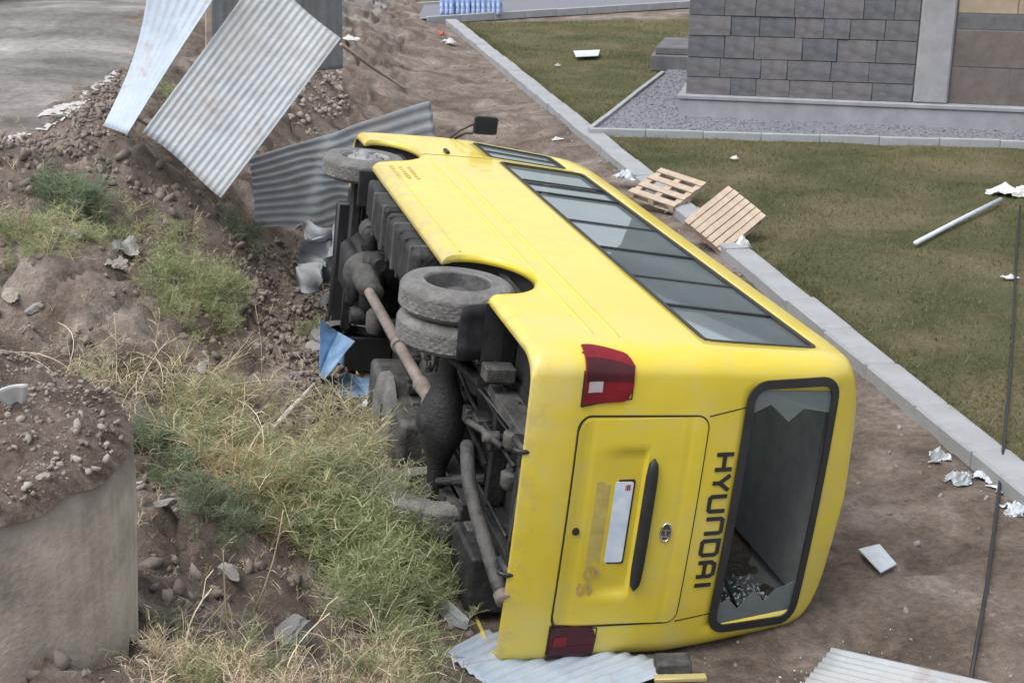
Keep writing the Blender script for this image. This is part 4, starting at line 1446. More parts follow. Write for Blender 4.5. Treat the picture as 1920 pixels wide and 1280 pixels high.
tk = rbox('fuel_tank', 2.42, 3.62, .56, .93, .16, .60, .06, M_CHS)
for x in (2.58, 2.80, 3.02, 3.24, 3.46):
    rbox('tank_rib', x - .02, x + .02, .553, .937, .153, .604, .018, M_CHG if x in (2.58, 3.24) else M_CHS)
bb = rbox('battery_box', 3.76, 4.28, .56, .93, .17, .60, .05, M_CHS)
for x in (3.80, 4.24): rbox('battery_strap', x - .018, x + .018, .553, .937, .163, .604, .016, M_CHG)
rbox('air_filter_box', 4.38, 4.78, .60, .93, .20, .60, .04, M_CHS)
rbox('spare_wheel_carrier', 2.45, 3.95, -.90, -.42, .20, .58, .05, M_CHG)
MB().lathe([(.10, 0), (.16, -.02), (.30, -.03), (.36, -.01), (.37, .05)], 32, (3.2, -.66, .195), 'Z').build('spare_wheel', M_RUB, bus, auto=40)
rbox('luggage_box', .50, 1.05, -.92, -.52, .30, .60, .03, M_CHS)
# engine, gearbox, front axle, cross tray
eng = MB()
eng.box(4.75, 5.75, -.30, .24, .22, .60, c=.05).box(4.85, 5.55, -.24, .18, .12, .24, c=.04)
eng.build('engine', M_CHS, bus, auto=50)
MB().lathe([(.0, 0), (.22, 0), (.22, .12), (.15, .2), (.13, .55), (.10, .6), (.10, .72), (.0, .72)], 20, (4.75, 0, .40), 'X').build('clutch_cover', M_CHS, bus, auto=40)
MB().lathe([(.0, 0), (.20, 0), (.20, -.06), (.14, -.12), (.13, -.35), (.10, -.42), (.075, -.50), (.075, -.62), (.05, -.64), (.0, -.64)], 20, (4.95, .03, .27), 'X').build('gearbox', M_CHG, bus, auto=40)
for i, (x, y, z, r_) in enumerate(((5.3, .33, .36, .11), (5.0, .34, .30, .08), (5.6, -.38, .34, .10), (4.5, .26, .30, .07), (4.3, -.2, .28, .08), (4.9, -.36, .28, .09))):
    MB().lathe([(.0, -.12), (r_ * .8, -.12), (r_, -.08), (r_, .06), (r_ * .6, .1), (.0, .1)], 14, (x, y, z), 'XYZ'[i % 3]).build('engine_ancillary', M_CHS if i % 2 else M_CHG, bus, auto=40)
MB().box(XF - .05, XF + .05, -.74, .74, .20, .30, c=.02).build('front_axle', M_CHS, bus, auto=40)
MB().box(5.98, 6.10, -.93, .42, .14, .58, c=.02).box(5.5, 6.0, -.95, -.90, .16, .56, c=.01).build('front_undertray', M_BLK, bus, auto=40)
MB().tube([(5.75, -.6, .34), (5.75, .6, .34)], .022, 8).build('track_rod', M_CHG, bus)
MB().box(6.05, 6.45, -.5, .5, .30, .60, c=.03).build('radiator', M_CHS, bus)
# hoses and brake pipes along the frame
for i, (y, z, r_) in enumerate(((.31, .46, .012), (.27, .49, .009), (-.30, .47, .012), (.20, .44, .014))):
    pts = [(x, y + .03 * math.sin(x * 2.3 + i), z + .015 * math.sin(x * 3.7 + 2 * i)) for x in np.linspace(.35, 4.6, 30)]
    MB().tube(pts, r_, 6).build('hose', M_CHG if i == 0 else M_CHS, bus, smooth=True)
MB().tube([(.55, .22, .42), (.75, .25, .34), (1.05, .18, .33), (1.15, .05, .40), (1.0, -.1, .46)], .022, 8).build('hose', M_CHG, bus, smooth=True)
MB().tube([(.30, .30, .50), (.30, -.55, .46)], .014, 6).tube([(.55, .34, .52), (.30, .18, .48), (.28, -.6, .50)], .012, 6).build('brake_pipe', M_CHG, bus, smooth=True)
ru = random.Random(5)
for k in range(46):
    x = ru.uniform(.35, 5.9); y = ru.uniform(-.55, .58); z = ru.uniform(.36, .58)
    if abs(x - XR) < .3: continue
    t = ru.random()
    m_ = ru.choice((M_CHS, M_CHG, M_CHS, M_SHAFT if ru.random() < .3 else M_CHG))
    if t < .45:
        a, b_, c = ru.uniform(.03, .11), ru.uniform(.02, .08), ru.uniform(.02, .07)
        o = MB().box(-a, a, -b_, b_, -c, c, c=.008).box(-a * 1.3, -a * .8, -b_ * .4, b_ * .4, -c * .5, c * 1.8, c=.004).build('bracket', m_, bus, auto=40)
    elif t < .7:
        r_ = ru.uniform(.03, .075)
        o = MB().lathe([(0, -.07), (r_ * .7, -.07), (r_, -.045), (r_, .03), (r_ * .55, .05), (r_ * .5, .09), (0, .09)], 12, (0, 0, 0), ru.choice('XYZ')).build('canister', m_, bus, auto=40)
    else:
        pts = [(0, 0, 0)]
        for q_ in range(5): pts.append((pts[-1][0] + ru.uniform(-.14, .14), pts[-1][1] + ru.uniform(-.14, .14), ru.uniform(-.05, .05)))
        o = MB().tube(pts, ru.uniform(.008, .018), 6).build('hose', m_, bus, smooth=True)
    o.location = (x, y, z)
for s in (1, -1):                        # bolts along the rails
    for x in np.arange(.3, 5.0, .22):
        o = MB().lathe([(0, 0), (.014, 0), (.014, .012), (0, .012)], 6, (0, 0, 0), 'Y').build('bolt', M_CHG, bus); o.location = (x, s * .436 if s > 0 else -.448, .50 + .05 * ((int(x * 10)) % 2))
# bumper return and towing eyes
for yy in (.43, -.36):
    tv = MB()
    tv.box(.0, .20, yy - .035, yy + .035, .36, .44, c=.02)
    tv.tube([(.02 + .03 * math.cos(a), yy, .385 + .045 * math.sin(a)) for a in np.linspace(0, 2 * math.pi, 13)], .016, 8)
    tv.build('towing_eye', M_BLK, bus, auto=40)
# interior floor and seats
MB().box(.3, 6.3, -.93, .93, .68, .72).build('interior_floor', M_FLOOR, bus)
seat_p = None
for r_, x in enumerate((.75, 1.45, 2.15, 2.85, 3.55, 4.25, 4.95, 5.75)):
    for s in (1, -1):
        if seat_p is None:
            b = MB()
            b.box(-.02, .42, -.42, .42, .36, .48, c=.04)
            for k in (-.21, .21):
                M_ = Matrix.Translation((0, k, .42)) @ Matrix.Rotation(R(-12), 4, 'Y')
                b.box(-.10, .02, -.19, .19, 0, .66, c=.045, M=M_)
            b.box(.1, .14, -.3, -.26, 0, .36).box(.1, .14, .26, .3, 0, .36)
            seat_p = b.build('seat', M_SEATL, bus, auto=50)
            o = seat_p; m2 = seat_p.data.copy(); m2.materials.clear(); m2.materials.append(M_SEAT)
        else:
            o = seat_p.copy(); COL.objects.link(o); o.parent = bus
            if x > 2.3: o.data = m2
        o.location = (x, s * .50, .72)
MB().tube([(.9, .55, 2.2), (5.2, .55, 2.2)], .016, 8).tube([(.9, -.55, 2.2), (5.2, -.55, 2.2)], .016, 8).build('grab_rail', M_WHITE, bus)
MB().box(.5, 6.0, -.80, .80, 2.56, 2.60).build('headlining', M_INT, bus)
MB().lathe([(.19, -.02), (.21, 0), (.19, .02), (.17, 0), (.19, -.02)], 24, (6.12, .45, 1.35), 'X').build('steering_wheel', M_BLK, bus)

# ================================================================== fence sheets
def corrug(name, c00, c10, c01, c11, waves, amp, mat, label, nv=24, bend=None, cat='metal sheet', per=8, group=None, flat=.55):
    """corrugated sheet: ridges run from c00 towards c01, waves counted from c00 to c10"""
    c00, c10, c01, c11 = [np.array(c, float) for c in (c00, c10, c01, c11)]
    org = (c00 + c10) / 2
    nu = waves * per
    nrm = np.cross(c10 - c00, c01 - c00); nrm /= np.linalg.norm(nrm)
    v = []; f = []
    for j in range(nv + 1):
        t = j / nv
        for i in range(nu + 1):
            u = i / nu
            p = (c00 * (1 - u) + c10 * u) * (1 - t) + (c01 * (1 - u) + c11 * u) * t
            w = math.sin(2 * math.pi * u * waves)
            w = max(-flat, min(flat, w)) / flat
            d = nrm * amp * w
            if bend is not None: d = d + np.array(bend(u, t))
            v.append(p + d - org)
    for j in range(nv):
        for i in range(nu):
            a = j * (nu + 1) + i
            f.append((a, a + 1, a + nu + 2, a + nu + 1))
    o = mesh_obj(name, v, f, mat, None, True)
    o.location = org
    o.data.set_sharp_from_angle(angle=R(60))
    md = o.modifiers.new('thickness', 'SOLIDIFY'); md.thickness = .003
    tag(o, label, cat, group)
    return o


def hz(x, y): return float(terrain(np.array([x]), np.array([y]))[0])


def hit(u, v, z=None):
    """first ground point on the sight line through photo point (u, v)"""
    r = _D * FPX + np.array([1., 0, 0]) * (u - 960) - _U * (v - 640)
    r = r / r[1]
    t = np.arange(3.5, 45, .02)
    Q = _C[None] + r[None] * t[:, None]
    below = Q[:, 2] < terrain(Q[:, 0], Q[:, 1])
    k = int(np.argmax(below)) if below.any() else len(t) - 1
    return Q[k]



corrug('corrugated_sheet', dp(265, 250, 13.55), dp(415, 366, 13.45), dp(490, -52, 14.3), dp(640, 74, 14.2), 15, .0036, M_GALV,
       'large flat corrugated metal sheet leaning over on the edge of the bank', bend=lambda u, t: (0, .10 * math.sin(t * 3.1) + .05 * math.sin(u * 3 + 1), .02 * math.sin(u * 5 + t * 2)))
corrug('corrugated_sheet', dp(193, 236, 13.8), dp(238, 252, 13.55), dp(280, -40, 14.4), dp(425, -40, 14.1), 7, .005, M_GALVB,
       'narrow twisted pale blue metal sheet beside the dirt road', bend=lambda u, t: (.10 * math.sin(t * 3.14) * (.5 - u), .12 * math.sin(t * 3.1), -.03 * math.sin(t * 3)))
# sheet behind the front wheel: ridges run sideways
corrug('corrugated_sheet', dp(478, 428, 14.05), dp(468, 296, 14.6), dp(838, 420, 15.6), dp(806, 190, 16.6), 10, .012, M_GALVD,
       'wide corrugated metal sheet fallen sideways behind the front wheel of the bus', nv=44,
       bend=lambda u, t: (0, -.10 * math.exp(-((t - .28 - .18 * u) / .06) ** 2) + .05 * math.sin(t * 6 + u * 3) + .02 * math.sin(t * 17 + u * 5), .08 * math.exp(-((t - .2 - .3 * (1 - u)) / .10) ** 2) * (1 - u)))
corrug('crumpled_sheet', dp(553, 432, 13.9), dp(572, 528, 13.3), dp(668, 400, 13.9), dp(668, 570, 13.2), 6, .025, M_GALVD,
       'crumpled dark metal sheet hanging below the sideways sheet by the bus', nv=26,
       bend=lambda u, t: (.07 * math.sin(t * 13 + u * 6), .12 * math.sin(t * 9 + u * 11) + .05 * math.sin(t * 23 + u * 4), .06 * math.sin(u * 17 + t * 7)))
# sheet under the rear of the bus
corrug('corrugated_sheet', gp(826, 1236, .10), gp(1010, 1345, .10), gp(930, 1168, .04), gp(1290, 1250, .03), 12, .008, M_GALVB,
       'corrugated metal sheet pinned flat under the rear of the bus', nv=14,
       bend=lambda u, t: (0, 0, .04 * (1 - t) * (1 - u) + .015 * math.sin(u * 9)))
# standing remains of the fence
corrug('corrugated_fence', dp(588, 134, 19.0), dp(643, 129, 19.6), dp(582, -70, 19.0), dp(640, -75, 19.6), 3, .010, M_GALVD,
       'dull grey fence panel still standing beyond the fallen sheets', cat='fence')
corrug('corrugated_fence', dp(396, 84, 17.0), dp(590, 120, 18.4), dp(392, -90, 17.0), dp(588, -90, 18.4), 12, .008, M_GALVD,
       'grey fence panel standing behind the large leaning sheet', cat='fence')
o = MB().box(-.035, .035, -.035, .035, -.3, 1.9, c=.006).build('fence_post', M_POLE)
pp = dp(392, 105, 15.6); o.location = (pp[0], pp[1], pp[2]); o.rotation_euler = (0.0, .06, .3)
tag(o, 'brown fence post between the two leaning metal sheets', 'post')
a = dp(640, 84, 15.4); b = dp(700, 128, 17.0); c = gp(758, 165, .25); d = gp(783, 190, .10)
o = MB().tube([a, b, c, d], .022, 8).build('bent_rail', M_POLE, smooth=True)
tag(o, 'thin bent fence rail reaching from the leaning sheet to the ground', 'rail')
a = dp(255, 222, 14.0); b = dp(330, 258, 14.3)
o = MB().tube([a, (a + b) / 2 + np.array([0, 0, -.02]), b], .018, 8).build('bent_rail', M_POLE, smooth=True)
tag(o, 'short rail lying between the two leaning sheets', 'rail')


# folded blue sheet by the underside
def facets(name, pts, faces, mat, label, cat, th=.004, smooth=False):
    pts = [np.array(p) for p in pts]; org = np.mean(pts, axis=0); org[2] = min(p[2] for p in pts)
    o = mesh_obj(name, [p - org for p in pts], faces, mat, None, smooth)
    o.location = org
    sb = o.modifiers.new('s', 'SUBSURF'); sb.levels = 2; sb.render_levels = 2; sb.subdivision_type = 'SIMPLE'
    tx = bpy.data.textures.new('crumple', 'CLOUDS'); tx.noise_scale = .12
    dm = o.modifiers.new('d', 'DISPLACE'); dm.texture = tx; dm.strength = .025; dm.texture_coords = 'LOCAL'
    md = o.modifiers.new('t', 'SOLIDIFY'); md.thickness = th
    tag(o, label, cat)
    return o


facets('folded_sheet', [dp(598, 705, 11.65), dp(600, 598, 11.85), dp(634, 622, 12.0), dp(666, 640, 11.6), dp(608, 712, 11.3), dp(618, 655, 11.85)],
       [(0, 1, 5), (1, 2, 5), (5, 2, 3), (5, 3, 4), (0, 5, 4)], M_BLUE, 'folded blue metal sheet standing beside the underside of the bus', 'metal sheet')
facets('crumpled_sheet', [gp(606, 722, .22), gp(650, 700, .25), gp(700, 715, .20), gp(692, 742, .12), gp(640, 745, .16)], [(0, 1, 4), (1, 2, 3), (1, 3, 4)], M_BLUE,
       'crumpled blue sheet lying flat below the folded blue sheet', 'metal sheet')
facets('crumpled_foil', [gp(802, 1128, .16), gp(835, 1118, .22), gp(880, 1160, .20), gp(874, 1180, .12), gp(845, 1170, .10)], [(0, 1, 4), (1, 2, 4), (2, 3, 4)], M_FOIL,
       'crumpled silvery foil among the weeds near the rear corner of the bus', 'foil')

# ================================================================== concrete ring in the foreground
RCX, RCY, RZT, RRAD = -2.825, 5.66, 2.33, 1.0
ring = empty('concrete_ring', (RCX, RCY, .6))
ring.rotation_euler = (0, R(4.0), 0)
tag(ring, 'large round concrete ring filled with rubble in the left foreground', 'concrete ring')
H_ = RZT - .6
rv = []; rf = []; NS = 96; NH = 20
for j in range(NH + 1):
    z_ = -1.0 + (H_ + 1.0) * j / NH
    for k in range(NS):
        a = 2 * math.pi * k / NS
        r_ = RRAD + .010 * float(vnoise(np.array([a * 6.0]), np.array([z_ * 3.0]), 4)[0])
        zz = z_
        if j == NH:
            r_ -= .04; zz = z_ - .03 + .06 * float(fbm(np.array([a * 7.5]), np.array([.3]), 8, 4)[0])
        if j == NH - 1:
            r_ -= .008; zz = z_ + .02
        rv.append((r_ * math.cos(a), r_ * math.sin(a), zz))
for j in range(NH):
    for k in range(NS): rf.append((j * NS + k, j * NS + (k + 1) % NS, (j + 1) * NS + (k + 1) % NS, (j + 1) * NS + k))


def form_marks(m):
    """vertical board marks and soil washed down from the top"""
    N, L = nodes_of(m); b = N['Principled BSDF']
    src = b.inputs['Base Color'].links[0].from_socket
    tc = N.new('ShaderNodeTexCoord'); mp = N.new('ShaderNodeMapping'); mp.inputs['Scale'].default_value = (9, 9, .35)
    L.new(tc.outputs['Object'], mp.inputs['Vector'])
    nz = N.new('ShaderNodeTexNoise'); nz.inputs['Scale'].default_value = 1.0; nz.inputs['Detail'].default_value = 5
    L.new(mp.outputs[0], nz.inputs['Vector'])
    mr = N.new('ShaderNodeMapRange'); mr.inputs[1].default_value = .35; mr.inputs[2].default_value = .65; mr.inputs[3].default_value = .86; mr.inputs[4].default_value = 1.08
    L.new(nz.outputs['Fac'], mr.inputs[0])
    mx = N.new('ShaderNodeMix'); mx.data_type = 'RGBA'; mx.blend_type = 'MULTIPLY'; mx.inputs[0].default_value = 1
    L.new(src, mx.inputs[6]); L.new(mr.outputs[0], mx.inputs[7])
    sx = N.new('ShaderNodeSeparateXYZ'); L.new(tc.outputs['Object'], sx.inputs[0])
    n2 = N.new('ShaderNodeTexNoise'); n2.inputs['Scale'].default_value = 3.2; n2.inputs['Detail'].default_value = 6
    L.new(tc.outputs['Object'], n2.inputs['Vector'])
    ad = N.new('ShaderNodeMath'); ad.operation = 'MULTIPLY_ADD'; ad.inputs[1].default_value = .75
    L.new(n2.outputs['Fac'], ad.inputs[0]); L.new(sx.outputs['Z'], ad.inputs[2])
    m2 = N.new('ShaderNodeMapRange'); m2.inputs[1].default_value = H_ + .02; m2.inputs[2].default_value = H_ + .40; m2.inputs[3].default_value = 0; m2.inputs[4].default_value = .8
    L.new(ad.outputs[0], m2.inputs[0])
    mx2 = N.new('ShaderNodeMix'); mx2.data_type = 'RGBA'
    L.new(m2.outputs[0], mx2.inputs[0]); L.new(mx.outputs[2], mx2.inputs[6]); mx2.inputs[7].default_value = (.17, .145, .125, 1)
    L.new(mx2.outputs[2], b.inputs['Base Color'])


form_marks(M_CONC)
mesh_obj('ring_wall', rv, rf, M_CONC, ring, True)
fv = []; ff = []; NR = 26
for j in range(NR + 1):
    for k in range(NS):
        a = 2 * math.pi * k / NS
        r_ = RRAD * (.993 + .012 * math.sin(a * 11) * math.sin(a * 4)) * (j / NR)
        x_, y_ = r_ * math.cos(a), r_ * math.sin(a)
        e = 1 - (j / NR) ** 4
        zz = H_ - .005 + .11 * e - .06 * (j / NR) ** 24 * (1 - .4 * (j / NR)) + (.13 * float(fbm(np.array([x_ * 5]), np.array([y_ * 5]), 13, 5)[0])) * (.35 + .65 * e)
        fv.append((x_, y_, zz))
for j in range(NR):
    for k in range(NS): ff.append((j * NS + k, (j + 1) * NS + k, (j + 1) * NS + (k + 1) % NS, j * NS + (k + 1) % NS))
mesh_obj('rubble_fill', fv, ff, M_SOILR, ring, True)
n = 4200
rr = RRAD * .97 * np.sqrt(RNG.uniform(0, 1, n)); aa = RNG.uniform(0, 2 * math.pi, n)
xx, yy = rr * np.cos(aa), rr * np.sin(aa)
zz = H_ + .014 + .115 * (1 - (rr / RRAD) ** 4) * (1 - .4 * rr / RRAD) + .13 * fbm(xx * 5, yy * 5, 13, 5) * (.35 + .65 * (1 - (rr / RRAD) ** 4))
sz = .004 + .022 * RNG.uniform(0, 1, n) ** 4
o = scatter_rocks('pebbles', np.stack([xx, yy, zz], -1)[:3300], sz[:3300], M_CLOD, parent=ring); o['kind'] = 'stuff'
o = scatter_rocks('pebbles', np.stack([xx, yy, zz], -1)[3300:], sz[3300:] * 1.3, M_ROCKP, parent=ring); o['kind'] = 'stuff'


def rock(name, u, v, z, size, mat, label, seed, sq=(1, 1, 1), lift=.25, rz=None, group=None):
    pv_, pf_ = ROCKS2[seed % len(ROCKS2)]
    p = hit(u, v) if (z < 1.9 and lift is not None) else gp(u, v, z)
    o = mesh_obj(name, pv_ * np.array(sq) * size, pf_, mat, None, True)
    o.data.set_sharp_from_angle(angle=R(35))
    h = hz(p[0], p[1]) if z < 1.9 and lift is not None else z
    o.location = (p[0], p[1], h + size * (lift or 0)); o.rotation_euler = (random.uniform(-.3, .3), random.uniform(-.3, .3), random.uniform(0, 6) if rz is None else rz)
    return tag(o, label, 'stone', group)


ROCKS2 = [rock_proto(s + 50, 3) for s in range(6)]
o = rock('stone', 78, 894, 2.37, .045, M_ROCKP, 'pale stone on the rubble of the concrete ring', 2, lift=None)
# bent white plastic piece on the ring
v = []; f = []
for i in range(7):
    t = i / 6
    for j in range(7):
        s = j / 6 - .5
        wd = .095 * (1 - .75 * t ** 1.5)
        v.append((wd * s * 1.6, .03 * math.cos(s * 2.6) - .02 + .02 * t, .13 * (1 - t)))
for i in range(6):
    for j in range(6): f.append((i * 7 + j, i * 7 + j + 1, i * 7 + j + 8, i * 7 + j + 7))
o = mesh_obj('plastic_scrap', v, f, M_WHITE, None, True)
o.modifiers.new('t', 'SOLIDIFY').thickness = .006
p = gp(32, 762, 2.41); o.location = (p[0], p[1], 2.40); o.rotation_euler = (R(18), R(-8), R(20))
tag(o, 'bent white plastic scrap standing on the concrete ring', 'scrap')

# ================================================================== stones, clods, rubble on the bank
def to_px(Pw):
    q = np.asarray(Pw, float) - _C
    D_ = q @ _D
    return 960 + FPX * q[:, 0] / D_, 640 - FPX * (q @ _U) / D_


def zone_points(n, x0, x1, y0, y1, polys, jit=0.0):
    x = RNG.uniform(x0, x1, n); y = RNG.uniform(y0, y1, n); z = terrain(x, y)
    u, v = to_px(np.stack([x, y, z], -1))
    k = np.zeros(n, bool)
    pts = np.stack([u + RNG.normal(0, jit, n) if jit else u, v + RNG.normal(0, jit, n) if jit else v], -1)
    for pl in polys: k |= in_poly(pts[:, 0], pts[:, 1], pl)
    return np.stack([x, y, z], -1)[k]


def clumped(q, sc_, thr=.0, seed=5):
    """keep plants where a noise field says so: clumps and gaps"""
    w = fbm(q[:, 0] * sc_, q[:, 1] * sc_, seed, 3)
    return q[w > thr + RNG.normal(0, .12, len(q))]


bank = [[(-300, 240), (200, 250), (420, 380), (560, 430), (640, 560), (720, 780), (860, 1000), (900, 1300), (-300, 1300)]]
q = zone_points(16000, -6, .2, 4.5, 14.5, bank)
q = clumped(q, 1.6, -.02, 71)
sz = .008 + .08 * RNG.uniform(0, 1, len(q)) ** 5
o = scatter_rocks('soil_clods', q + np.array([0, 0, .006]), sz, M_CLOD)
tag(o, 'loose earth clods strewn over the bank', 'soil', kind='stuff')
q = zone_points(16000, -3.5, .2, 9, 15, [[(440, 480), (560, 440), (640, 540), (690, 720), (640, 800), (560, 740), (480, 600)]])[:1300]
o = scatter_rocks('broken_earth', q + np.array([0, 0, .012]), .012 + .05 * RNG.uniform(0, 1, len(q)) ** 2.5, M_CLOD)
tag(o, 'broken earth lumps heaped at the foot of the bank beside the bus', 'soil', kind='stuff')
q = zone_points(2500, -6, .2, 4.5, 14.5, bank)[:750]
o = scatter_rocks('pale_pebbles', q + np.array([0, 0, .006]), .007 + .025 * RNG.uniform(0, 1, len(q)) ** 4, M_ROCKP)
tag(o, 'small pale pebbles strewn over the bank', 'pebbles', kind='stuff')
# yard and kerb side pebbles, debris by the fence end
x_ = RNG.uniform(-3, 7, 5000); y_ = RNG.uniform(6, 38, 5000)
s_ = kerb_s(x_, y_); k_ = (s_ < 0) & (RNG.uniform(0, 1, 5000) < np.where(s_ > -.7, 1.0, .22)) & (x_ > -2.6)
x_, y_ = x_[k_], y_[k_]
o = scatter_rocks('yard_pebbles', np.stack([x_, y_, terrain(x_, y_) + .006], -1), .008 + .04 * RNG.uniform(0, 1, len(x_)) ** 3.5, M_ROCK)
tag(o, 'grey pebbles and crumbs on the bare yard along the kerb', 'pebbles', kind='stuff')
q = zone_points(20000, -5, -1, 14, 26, [[(555, 130), (640, 140), (660, 200), (590, 260), (540, 240)]])[:260]
o = scatter_rocks('broken_rubble', q + np.array([0, 0, .02]), .02 + .07 * RNG.uniform(0, 1, len(q)) ** 2, M_ROCKP)
tag(o, 'pale broken rubble below the standing fence panel', 'rubble', kind='stuff')
# road edge lime streak
LP_ = [[(35, 240), (90, 205), (140, 190), (178, 158), (186, 164), (150, 200), (120, 222), (80, 243)], [(0, 262), (60, 240), (66, 246), (20, 268)], [(180, 160), (215, 132), (222, 138), (190, 165)]]
lx = np.arange(-7.5, -3.2, .03); ly = np.arange(12.5, 19.5, .03)
LX_, LY_ = np.meshgrid(lx, ly, indexing='ij')
LZ_ = terrain(LX_, LY_) + .012 + .012 * fbm(LX_ * 9, LY_ * 9, 91, 3)
uu, vv_ = to_px(np.stack([LX_.ravel(), LY_.ravel(), LZ_.ravel()], -1))
nn = fbm(LX_.ravel() * 5, LY_.ravel() * 5, 93, 4)
keep = np.zeros(len(uu), bool)
for pl in LP_: keep |= in_poly(uu + 9 * fbm(LX_.ravel() * 4, LY_.ravel() * 4, 95, 3), vv_ + 9 * nn, pl)
keep = (keep & (nn > -.22)).reshape(LX_.shape)
ii = np.arange(LX_.size).reshape(LX_.shape)
Fq = np.stack([ii[:-1, :-1], ii[1:, :-1], ii[1:, 1:], ii[:-1, 1:]], -1).reshape(-1, 4)
Fq = Fq[keep[:-1, :-1].ravel()]
uq, inv = np.unique(Fq.ravel(), return_inverse=True)
o = np_mesh('spilled_lime', np.stack([LX_.ravel(), LY_.ravel(), LZ_.ravel()], -1)[uq], inv.reshape(-1, 4), M_LIME, smooth=True)
tag(o, 'white lime spilled along the edge of the dirt road', 'lime', kind='stuff')
q = zone_points(30000, -9, -3, 12, 22, [[(100, 225), (180, 165), (250, 115), (262, 130), (200, 225), (140, 245)], [(-50, 262), (190, 240), (255, 250), (150, 300), (-50, 300)]], jit=5)[:900]
o = scatter_rocks('road_edge_clods', q + np.array([0, 0, .01]), .012 + .05 * RNG.uniform(0, 1, len(q)) ** 3, M_CLOD)
tag(o, 'dark clods heaped along the crest of the bank at the road edge', 'soil', kind='stuff')

rock('boulder', 556, 1195, .55, .15, M_ROCKB, 'grey boulder among dry weeds near the bottom edge', 0, sq=(1, .9, 1.15), lift=.35)
for i, (u, v, z, s, m, lab) in enumerate((
        (430, 1090, .55, .085, M_ROCK, 'grey stone in the bare earth above the boulder'),
        (312, 985, .70, .10, M_ROCK, 'dark grey stone beside the concrete ring'),
        (600, 858, .32, .15, M_ROCKP, 'pale flat lump of plaster amid the yellow weeds'),
        (735, 905, .10, .17, M_ROCKP, 'pale rubble lump at the weeds below the rear axle'),
        (700, 880, .12, .10, M_ROCKP, 'small pale rubble lump left of the rear axle lump'),
        (722, 815, .08, .10, M_ROCKP, 'pale lump against the underside near the differential'),
        (385, 690, .60, .10, M_ROCK, 'rounded grey stone set in the middle of the bank'),
        (65, 590, 1.05, .12, M_ROCK, 'grey stone in the pinkish cut at the left edge'),
        (25, 560, 1.1, .13, M_ROCKP, 'pale stone in the pinkish cut at the left edge'),
        (530, 1195, .5, .045, M_ROCKP, 'small pale stone at the foot of the grey boulder'),
        (265, 915, .75, .04, M_ROCKP, 'small pinkish pale stone touching the concrete ring'),
        (585, 655, .22, .12, M_ROCK, 'dark lump of earth and stone left of the folded blue sheet'))):
    rock('stone', u, v, z, s, m, lab, i + 1, sq=(1.1, .9, .8), lift=.2)


# crumpled cloth / bags
def crumple(name, u, v, z, w, d, h, mat, label, cat, seed, rz=0.0, dist=None, lawnz=None):
    v_ = []; f_ = []; n_ = 14
    for j in range(n_ + 1):
        for i in range(n_ + 1):
            a, b = i / n_ - .5, j / n_ - .5
            e = math.exp(-(a * a + b * b) * 5)
            nz = float(fbm(np.array([a * 5 + seed * 3.1]), np.array([b * 5]), seed, 4)[0])
            nx_ = float(fbm(np.array([a * 4]), np.array([b * 4 + seed]), seed + 9, 3)[0])
            v_.append((a * w * (1 + .6 * nx_), b * d * (1 + .6 * nz), max(0, h * (.62 * e + .75 * nz * (.3 + e)))))
    for j in range(n_):
        for i in range(n_):
            if ((i - 6.5) ** 2 + (j - 6.5) ** 2) ** .5 > 7.2 + 2.2 * math.sin(seed + 3 * math.atan2(j - 6.5, i - 6.5)): continue
            k = j * (n_ + 1) + i; f_.append((k, k + 1, k + n_ + 2, k + n_ + 1))
    o = mesh_obj(name, v_, f_, mat, None, False)
    o.modifiers.new('t', 'SOLIDIFY').thickness = .004
    p = hit(u, v) if lawnz is None else gp(u, v, lawnz)
    zz = hz(p[0], p[1]) if lawnz is None else lawnz
    o.location = (p[0], p[1], zz + .005); o.rotation_euler = (0, 0, rz)
    return tag(o, label, cat)


crumple('crumpled_cloth', 232, 480, 1.2, .34, .34, .18, M_CLOTH, 'crumpled grey cloth lying on the bank among green weeds', 'cloth', 3)
crumple('crumpled_bag', 222, 515, 1.12, .26, .20, .12, M_ROCKP, 'torn beige paper bag just below the crumpled grey cloth', 'bag', 5)
crumple('crumpled_cloth', 148, 446, 1.35, .22, .18, .10, M_CLOTH, 'small grey rag under the leftmost green weed bush', 'cloth', 7)
crumple('plastic_scrap', 655, 76, .75, .45, .25, .10, M_WHITE, 'white plastic scrap at the corner of the large leaning sheet', 'scrap', 11)
crumple('plastic_scrap', 840, 82, .12, .35, .25, .14, M_WHITE, 'white scrap on the bare earth at the far end of the kerb', 'scrap', 12)
crumple('plastic_scrap', 826, 66, .12, .25, .2, .16, pmat('faded_red', (.45, .16, .10), rough=.7, var=.2), 'faded red scrap at the far end of the kerb', 'scrap', 13)
crumple('plastic_scrap', 1044, 263, .1, .18, .14, .06, M_WHITE, 'white scrap beside the kerb just beyond the front of the bus', 'scrap', 14)
crumple('plastic_bag', 1380, 478, .1, .40, .5, .22, M_WHITE, 'crumpled white plastic bag at the foot of the plank pallet', 'bag', 15)
crumple('plastic_bag', 1268, 400, .1, .35, .35, .25, M_PAPER, 'pale bundle between the two wooden pallets', 'bundle', 16)
crumple('plastic_bag', 1172, 336, .1, .30, .25, .15, M_PAPER, 'pale sack lying on the kerb left of the slatted pallet', 'bag', 17, lawnz=.14)
crumple('plastic_bag', 1900, 366, .1, .75, .45, .17, M_WHITE, 'white plastic bag on the lawn at the right edge', 'bag', 18, lawnz=.1)
crumple('plastic_scrap', 1893, 522, .1, .22, .10, .05, M_WHITE, 'small white scrap on the lawn below the white plastic bag', 'scrap', 19, lawnz=.1)
crumple('plastic_scrap', 1378, 298, .1, .12, .12, .06, M_WHITE, 'tiny white scrap on the lawn in front of the gravel bed', 'scrap', 20, lawnz=.1)
